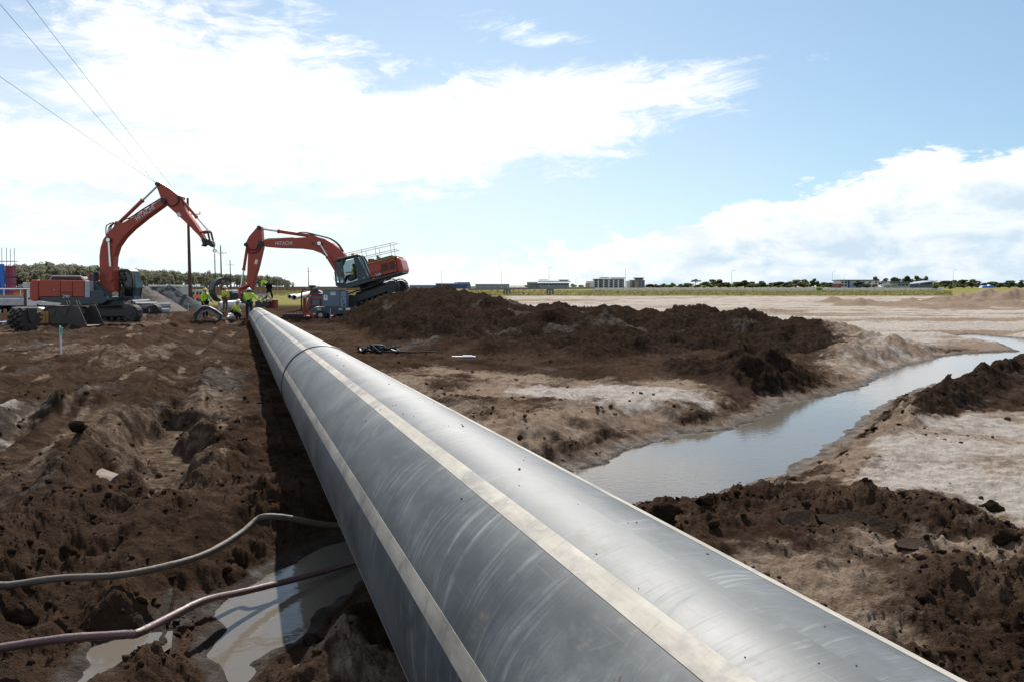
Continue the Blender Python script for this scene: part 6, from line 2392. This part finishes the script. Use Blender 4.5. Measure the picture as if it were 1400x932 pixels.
for i, px in enumerate(xs):
    tp = {0: 388, 1: 388, 2: 387.5, 3: 387, 4: 387.5, 5: 386.5}.get(i, RT.uniform(382.5, 387)) if px < 960 else RT.uniform(381.5, 386.5)
    w_ = 0 if px < 1150 else 1 if px < 1200 else 2
    o_ = ORD[cnt[w_]]
    cnt[w_] += 1
    lb = (f'{o_} dark green tree from the left in the horizon row left of the red building', f'{o_} dark tree from the left standing right behind the red and white building',
          f'{o_} dark green tree from the left in the horizon row right of the hall')[w_]
    tree('round', px, 394, tp, RT.uniform(620, 740), RT.uniform(2.0, 3.0), lb, ('tree row left of the red building', 'trees behind the red building', 'tree row right of the hall')[0 if px < 1150 else 1 if px < 1200 else 2], LEAF_R, i)
for i, (px, b, t, Y, lb) in enumerate(((1120, 398, 391.5, 300, 'bright green shrub in the grass strip in front of the white fence'), (845, 401, 398, 240, 'dark green shrub in the dry grass below the apartment blocks'),
                                       (1280, 396, 388, 420, 'bright green bush left of the sand mounds'), (1300, 396, 389, 430, 'second bright green bush touching the sand mounds'),
                                       (720, 393, 388, 700, 'far dark bush at the left of the low white pavilion'), (795, 393.5, 388.5, 800, 'far dark bush right of the low white pavilion'),
                                       (783, 393.5, 387, 800, 'taller dark bush just right of the low white pavilion'), (430, 397, 393, 330, 'small dark bush on the horizon right of the far power pole'),
                                       (392, 397, 393, 330, 'small dark bush on the horizon left of the far power pole'))):
    tree('shrub', px, b, t, Y, 1.8, lb, 'far bushes', LEAF_B if 'bright' in lb else LEAF_R, i)


# grass strips
def grass_strip():
    rr = np.random.RandomState(9)
    n = 16000
    px = np.concatenate([rr.uniform(370, 830, n // 3), rr.uniform(800, 1300, n - n // 3)])
    Y = 172 * np.exp(rr.rand(n) ** 1.1 * math.log(2.2))
    x = (px - 700) / FPX * Y
    y = Y
    z = terrain(x, y, False)[0]
    V = np.zeros((n, 3, 3), np.float32)
    h = rr.uniform(.08, .34, n) * (1 + .9 * (perlin(x * .03, y * .03, 3) > .2))
    w = rr.uniform(.25, .6, n)
    q = rr.uniform(0, 3.14, n)
    V[:, 0] = np.stack([x - w * np.cos(q), y - w * np.sin(q), z - .05], -1)
    V[:, 1] = np.stack([x + w * np.cos(q), y + w * np.sin(q), z - .05], -1)
    V[:, 2] = np.stack([x + rr.normal(size=n) * .3, y + rr.normal(size=n) * .2, z + h], -1)
    me = bpy.data.meshes.new('grass')
    me.from_pydata(V.reshape(-1, 3).tolist(), [], [(3 * i, 3 * i + 1, 3 * i + 2) for i in range(n)])
    me.materials.append(leaf_material('dry_green_grass', (0.10, 0.115, 0.03), (0.22, 0.19, 0.085)))
    tag(link('grass', me), 'strip of dry green and straw coloured grass beyond the sandy flat', 'grass', kind='stuff')


grass_strip()

# ================================================================ far buildings
BW = mat('white_render', (0.70, 0.71, 0.72), 0.7, dirt=0.2, dirtc=(.4, .4, .4), nscale=.2)
BG = mat('blue_grey_render', (0.22, 0.25, 0.29), 0.7, dirt=0.2, nscale=.2)
BGD = mat('dark_grey_cladding', (0.10, 0.115, 0.135), 0.6, dirt=0.2, nscale=.2)
BT = mat('tan_render', (0.36, 0.27, 0.15), 0.7, dirt=0.2, nscale=.2)
BR = mat('brick_red_render', (0.20, 0.05, 0.045), 0.7, dirt=0.2, nscale=.2)
BB = mat('store_blue', (0.03, 0.08, 0.26), 0.6, dirt=0.2, nscale=.2)
WIN = mat('dark_window_glass', (0.03, 0.045, 0.06), 0.12, dirt=0.0)


class Far:
    """plan of a far building: photo pixel spans turned into metres at its own distance"""
    def __init__(s, name, px, base, Y, label, cat='building', group=None):
        s.o = at(px, base, Y)
        s.o.z = min(s.o.z, -.2)
        s.Y = Y
        s.root = empty(name, s.o, 0, label, cat, group)

    def blk(s, nm, x0, x1, yt, yb, d0, d1, m, parent=None):
        a, b = at(x0, yt, s.Y) - s.o, at(x1, yb, s.Y) - s.o
        z0, z1 = b.z, a.z
        if yb >= 394 and nm not in ('pier_cap', 'roof'): z0 = -.3
        w = MB().box(((a.x + b.x) / 2, (d0 + d1) / 2, (z0 + z1) / 2), (abs(b.x - a.x), d1 - d0, z1 - z0))
        return w.build(nm, m, parent or s.root)

    def windows(s, xs, ys, w, h, d, wall, m=None):
        for y in ys:
            for x in xs:
                f = s.blk('window', x, x + w, y, y + h, d - .15, d + .2, BGD, wall)
                a, b = at(x + w * .12, y + h * .12, s.Y) - s.o, at(x + w * .88, y + h * .88, s.Y) - s.o


f = Far('apartment_block', 830, 394, 900, 'four storey blue-grey apartment block with balconies on the horizon, the larger one')
wl = f.blk('wall', 813, 853.5, 381.5, 394, 0, 16, BG)
f.blk('wing', 802.5, 812.8, 384.6, 394, 1, 14, BW)
f.blk('side_wing', 800.5, 806, 387.5, 394, -.6, .8, BT)
for a, b, t in ((812.5, 821, 381.6), (822, 832, 379.6), (837, 853.6, 379.8)):
    f.blk('roof', a - .6, b + .8, t, t + 1.1, -2, 17, BGD)
for x in (817, 824.5, 831.5, 838, 844.5):
    f.blk('pier', x, x + 1.6, 383, 394, -1.2, -.1, BW)
for y in (383.4, 386.2, 388.9, 391.5):
    for x in (813.6, 819.4, 826.8, 833.8, 840.3, 847):
        w = f.blk('window', x, x + 3.4, y, y + 1.5, -.25, -.05, WIN, wl)
        f.blk('balcony', x, x + 3.2, y + 1.55, y + 2.2, -1.6, -.3, LGREY if x > 820 else BT, wl)
f = Far('apartment_block', 868, 394, 920, 'smaller tan and blue-grey apartment block right of the larger one on the horizon')
wl = f.blk('wall', 862, 881.5, 383, 394, 0, 14, BG)
f.blk('wing', 857, 861.7, 384.4, 394, .5, 12, BW)
f.blk('roof', 868, 880.6, 379.8, 381, -2, 15, BGD)
f.blk('top_storey', 869.5, 879.5, 381.1, 382.9, 1, 12, BG)
f.blk('corner_bay', 867.4, 872, 386.2, 394, -1.4, -.1, BT)
f.blk('corner_bay', 861.9, 863.6, 384.5, 394, -1.4, -.1, BT)
for y in (384.4, 387.2, 390):
    for x in (864.6, 873.4, 877.6):
        f.blk('window', x, x + 2.4, y, y + 1.5, -.25, -.05, WIN, wl)
f = Far('pavilion', 758, 394, 800, 'long low white pavilion with thin flat roofs on the horizon')
wl = f.blk('wall', 737, 778, 387.2, 394, 0, 20, BG)
f.blk('roof', 736, 779.5, 384.4, 386, -4, 24, BW)
f.blk('upper_roof', 737.5, 749, 382.6, 383.4, 4, 18, BGD)
f.blk('upper_roof', 764.5, 778.5, 382.6, 383.6, 4, 18, BGD)
f.blk('upper_storey', 766, 777, 383.7, 384.3, 5, 17, BG)
f.blk('annex', 721, 736.5, 387.5, 394, 2, 18, BGD)
f.blk('annex_roof', 720.5, 735, 385.8, 387.3, 0, 20, LGREY)
for x in range(739, 777, 4):
    f.blk('window', x, x + 2.8, 388, 390.4, -.3, -.05, WIN, wl)
f = Far('warehouse', 608, 394, 700, 'low blue and grey warehouses on the horizon behind the spoil heap')
wl = f.blk('wall', 596, 642, 388.8, 394, 0, 20, BB)
f.blk('roof', 595, 626, 387.6, 388.7, -1, 21, LGREY)
f.blk('tower', 621, 640, 386, 388.7, 1, 18, BG)
f.blk('sign_panel', 621.5, 626, 386.6, 388.6, .6, .95, BW)
f.blk('red_panel', 640.5, 642.5, 386, 391, -.6, -.05, BR)
f.blk('annex', 560, 595.5, 390, 394, 0, 20, BG)
f.blk('annex', 650, 696, 389.4, 394, 0, 20, BG)
f.blk('annex_roof', 649, 697, 388.6, 389.3, -1, 21, LGREY)
for x in range(600, 640, 5):
    f.blk('window', x, x + 3, 389.6, 391.4, -.3, -.05, WIN, wl)
f = Far('office_building', 1174, 395, 640, 'two storey office block with white, blue and brick red sections on the horizon')
wl = f.blk('wall', 1149, 1201, 384, 394.5, 0, 14, BW)
f.blk('roof', 1147.5, 1202, 382.8, 383.9, -1.5, 15, BGD)
f.blk('stair_tower', 1160.5, 1169.5, 382.9, 394.5, -1.2, -.05, LGREY)
f.blk('stair_tower', 1159.3, 1160.6, 383.2, 394.5, -1.6, -.05, BB)
f.blk('stair_tower', 1169.8, 1172.8, 384.3, 394.5, -1.0, -.05, BB)
f.blk('red_bay', 1146, 1149.3, 388.2, 394.5, -1.0, 10, BR)
for x in (1173.4, 1183, 1192):
    f.blk('red_bay', x, x + 4, 389.6, 392.5, -.8, -.05, BR)
for y in (385.4, 389.2):
    for x in (1150.4, 1154.8, 1175, 1179.2, 1187.6, 1196.6):
        f.blk('window', x, x + 2.7, y, y + 2.3, -.4, -.05, WIN, wl)
for x in (1177.6, 1185.6, 1194.4):
    f.blk('balcony', x, x + 4.6, 388, 388.7, -1.5, -.1, BW)
f = Far('sports_hall', 1250, 395, 560, 'low hall with wide sloping grey metal roofs on the horizon')
wl = f.blk('wall', 1217, 1244, 386.6, 394.5, 0, 12, LGREY)
f.blk('wall', 1244.3, 1279, 389, 394.5, 3, 20, BGD)
a, b = at(1215, 384.6, 560) - f.o, at(1246, 386.8, 560) - f.o
MB().prism([(a.x, a.z), (b.x, b.z + .6), (b.x, b.z), (a.x, a.z - .8)], -2, 13).build('roof', BGD, f.root)
a, b = at(1247, 388.4, 560) - f.o, at(1284, 383.8, 560) - f.o
MB().prism([(a.x, a.z), (b.x, b.z), (b.x, b.z - .5), (a.x, a.z - .6)], 2, 22).build('roof', mat('blue_grey_metal_roof', (.20, .25, .31), .4, .3, dirt=.1), f.root)
f.blk('door', 1221, 1225, 390, 394.5, -.3, -.05, BT, wl)
for x in (1228, 1233, 1238):
    f.blk('window', x, x + 3.4, 388.6, 391, -.3, -.05, WIN, wl)
f.blk('porch', 1207, 1217, 389.3, 390.2, -1, 8, BW)
f = Far('site_shed', 250, 398, 150, 'low white roofed shed behind the gravel piles')
f.blk('wall', 200, 246, 392, 400, 0, 5, LGREY)
f.blk('roof', 205, 247, 389.6, 391.9, -.8, 6, WHITE)
for x in (208, 222, 236):
    f.blk('window', x, x + 6, 393, 396, -.2, -.05, WIN)
f = Far('site_cabin', 269, 404, 105, 'small white site cabin between the power pole and the leftmost worker')
wl = f.blk('wall', 259.5, 279, 397.5, 406, 0, 3, WHITE)
f.blk('roof', 259, 279.5, 396.6, 397.4, -.2, 3.2, LGREY)
for x in (263, 268.5, 273):
    f.blk('window', x, x + 3, 399, 402.2, -.12, -.03, WIN, wl)
f = Far('tipper_truck', 316, 407, 92, 'far blue and white truck seen between the standing and crouching workers', 'truck')
b = f.blk('cab', 311.5, 317.6, 398.6, 405, 0, 2.2, mat('truck_blue', (.05, .12, .30), .4))
f.blk('windscreen', 312.2, 317, 399, 401.4, -.06, -.02, WIN, b)
f.blk('roof', 311.2, 318, 396.6, 398.5, 0, 2.3, WHITE)
f.blk('tray', 318, 326, 400, 404.6, 0, 2.3, LGREY)
for x in (313, 322):
    a = at(x, 405.4, 92) - f.o
    MB().cyl((a.x, -.1, a.z), (a.x, .25, a.z), .42, n=16).build('wheel', RUBBER, f.root, True)

# low bridge with piers
f = Far('low_bridge', 700, 403, 185, 'long low concrete footbridge on stub piers crossing behind the spoil heap', 'bridge')
BC = mat('bridge_concrete', (0.20, 0.215, 0.23), 0.8, dirt=0.3, nscale=.5)
a, b = at(640, 396.2, 185) - f.o, at(812, 394.6, 185) - f.o
MB().prism([(a.x, a.z - .15), (b.x, b.z - .05), (b.x, b.z + .28), (a.x, a.z + .3)], -1.5, 1.5).build('deck', BC, f.root)
for x in (693.5, 752):
    f.blk('pier_cap', x - 4.5, x + 4.5, 395.6, 397.4, -1.7, 1.7, BGD)
    for k in (-4.2, -.4, 3.6):
        p0 = at(x + k, 397.6, 185) - f.o
        MB().cyl((p0.x, -1.2, -.3), (p0.x, -1.2, p0.z), .22, n=10).build('pier', BC, f.root, True)
for y in (-1.4,):
    MB().tube([(a.x, y, a.z + .75), (b.x, y, b.z + .7)], .05, 6).build('hand_rail', LGREY, f.root, True)
for k in range(20):
    s = k / 19
    MB().tube([(a.x + (b.x - a.x) * s, -1.4, a.z + .2), (a.x + (b.x - a.x) * s, -1.4, a.z + .75)], .04, 5).build('rail_post', LGREY, f.root)

# white hoarding along the road
wf = empty('white_fence', at(970, 397, 420), 0, 'long white panel fence along the far edge of the grass strip', 'fence')
x0, x1 = at(810, 396, 420).x - wf.location.x, at(1290, 396, 420).x - wf.location.x
nb = 46
bw = (x1 - x0) / nb
zt = at(900, 393.9, 420).z - wf.location.z
pm = MB().box((0, 0, 0), (bw * .96, .06, zt + .3)).mesh('panel', WHITE)
qm = MB().box((0, 0, 0), (.12, .12, zt + .5)).mesh('post', LGREY)
for k in range(nb):
    link('panel', pm, wf).location = (x0 + bw * (k + .5), 0, zt / 2 - .1)
    link('post', qm, wf).location = (x0 + bw * k, -.1, zt / 2 - .1)

# orange barrier flags
OM = mat('orange_barrier_mesh', (0.75, 0.17, 0.05), 0.7, dirt=0.1)
bf = empty('safety_fence', at(680, 399, 215), 0, 'orange plastic safety fence strips in the grass behind the spoil heap', 'fence', 'orange safety fences')
for k, px in enumerate((658, 672, 681, 702, 716, 731, 740)):
    a = at(px, 397.6 - .04 * k, 215) - bf.location
    MB().box((a.x, 0, a.z), (.55, .06, .32)).build('strip', OM, bf)
    MB().tube([(a.x, .05, -.3), (a.x, .05, a.z + .3)], .03, 5).build('post', DARK, bf)
bf = empty('safety_fence', at(28, 404, 70), 0, 'orange mesh fence behind the flatbed truck', 'fence', 'orange safety fences')
for k, px in enumerate((22, 28, 34, 40, 46)):
    a = at(px, 402.5, 70) - bf.location
    MB().box((a.x, 0, a.z), (.38, .04, .26)).build('strip', OM, bf)
    MB().tube([(a.x + .2, .05, -.5), (a.x + .2, .05, a.z + .2)], .02, 5).build('post', DARK, bf)
bf = empty('safety_fence', at(272, 408, 98), 0, 'orange mesh fence in front of the small white site cabin', 'fence', 'orange safety fences')
for k, px in enumerate((266, 270, 274)):
    a = at(px, 405.5, 98) - bf.location
    MB().box((a.x, 0, a.z), (.36, .04, .4)).build('strip', OM, bf)
    MB().tube([(a.x + .18, .05, -.5), (a.x + .18, .05, a.z + .25)], .02, 5).build('post', DARK, bf)

# street lamps on the far road
for i, (px, top, Y, lb) in enumerate(((604, 371, 470, 'leftmost street lamp on the horizon above the blue warehouses'), (686, 367, 450, 'street lamp on the horizon above the left bridge pier'), (750.5, 366, 450, 'street lamp on the horizon above the right bridge pier'),
                                      (855, 368, 450, 'street lamp on the horizon between the two apartment blocks'), (1000, 370, 450, 'street lamp on the horizon in the middle of the tree row'),
                                      (1137.5, 371, 450, 'street lamp on the horizon left of the red and white building'), (1302.5, 369.5, 450, 'rightmost street lamp on the horizon above the sand mounds'),
                                      (787, 381, 800, 'small far street lamp right of the low white pavilion'), (1154, 376, 640, 'small far street lamp over the red and white building'),
                                      (379.5, 381, 380, 'small far lamp post left of the far power pole'), (389.5, 379.5, 400, 'small far lamp post nearer to the far power pole'))):
    p = at(px, 394.5, Y)
    h = at(px, top, Y).z - p.z
    root = empty('street_lamp', p, 0, lb, 'street lamp', 'street lamps on the far road')
    MB().tube([(0, 0, -.5), (0, 0, h * .97)], [.11, .07], 6).build('post', LGREY, root, True)
    MB().tube([(0, 0, h * .96), (.35, 0, h * .995), (1.3, 0, h)], .05, 5).build('arm', LGREY, root, True)
    MB().box((1.5, 0, h), (.7, .3, .14)).build('lamp_head', LGREY, root)

# blue tarpaulin heap behind the sand mounds
o = MB().prism([(-3, 0), (-2.2, .9), (-.4, 1.1), (.3, .8), (1.4, 1.3), (3, .9), (3.4, 0)], -1, 1).build('tarpaulin', mat('tarp_blue', (.03, .14, .45), .5), None)
p = at(1348, 393.2, 150)
o.scale = (.38, .5, .45)
o.location = (p.x, p.y, p.z - .1)
tag(o, 'bright blue tarpaulin showing over the sand mounds at the right', 'tarpaulin')
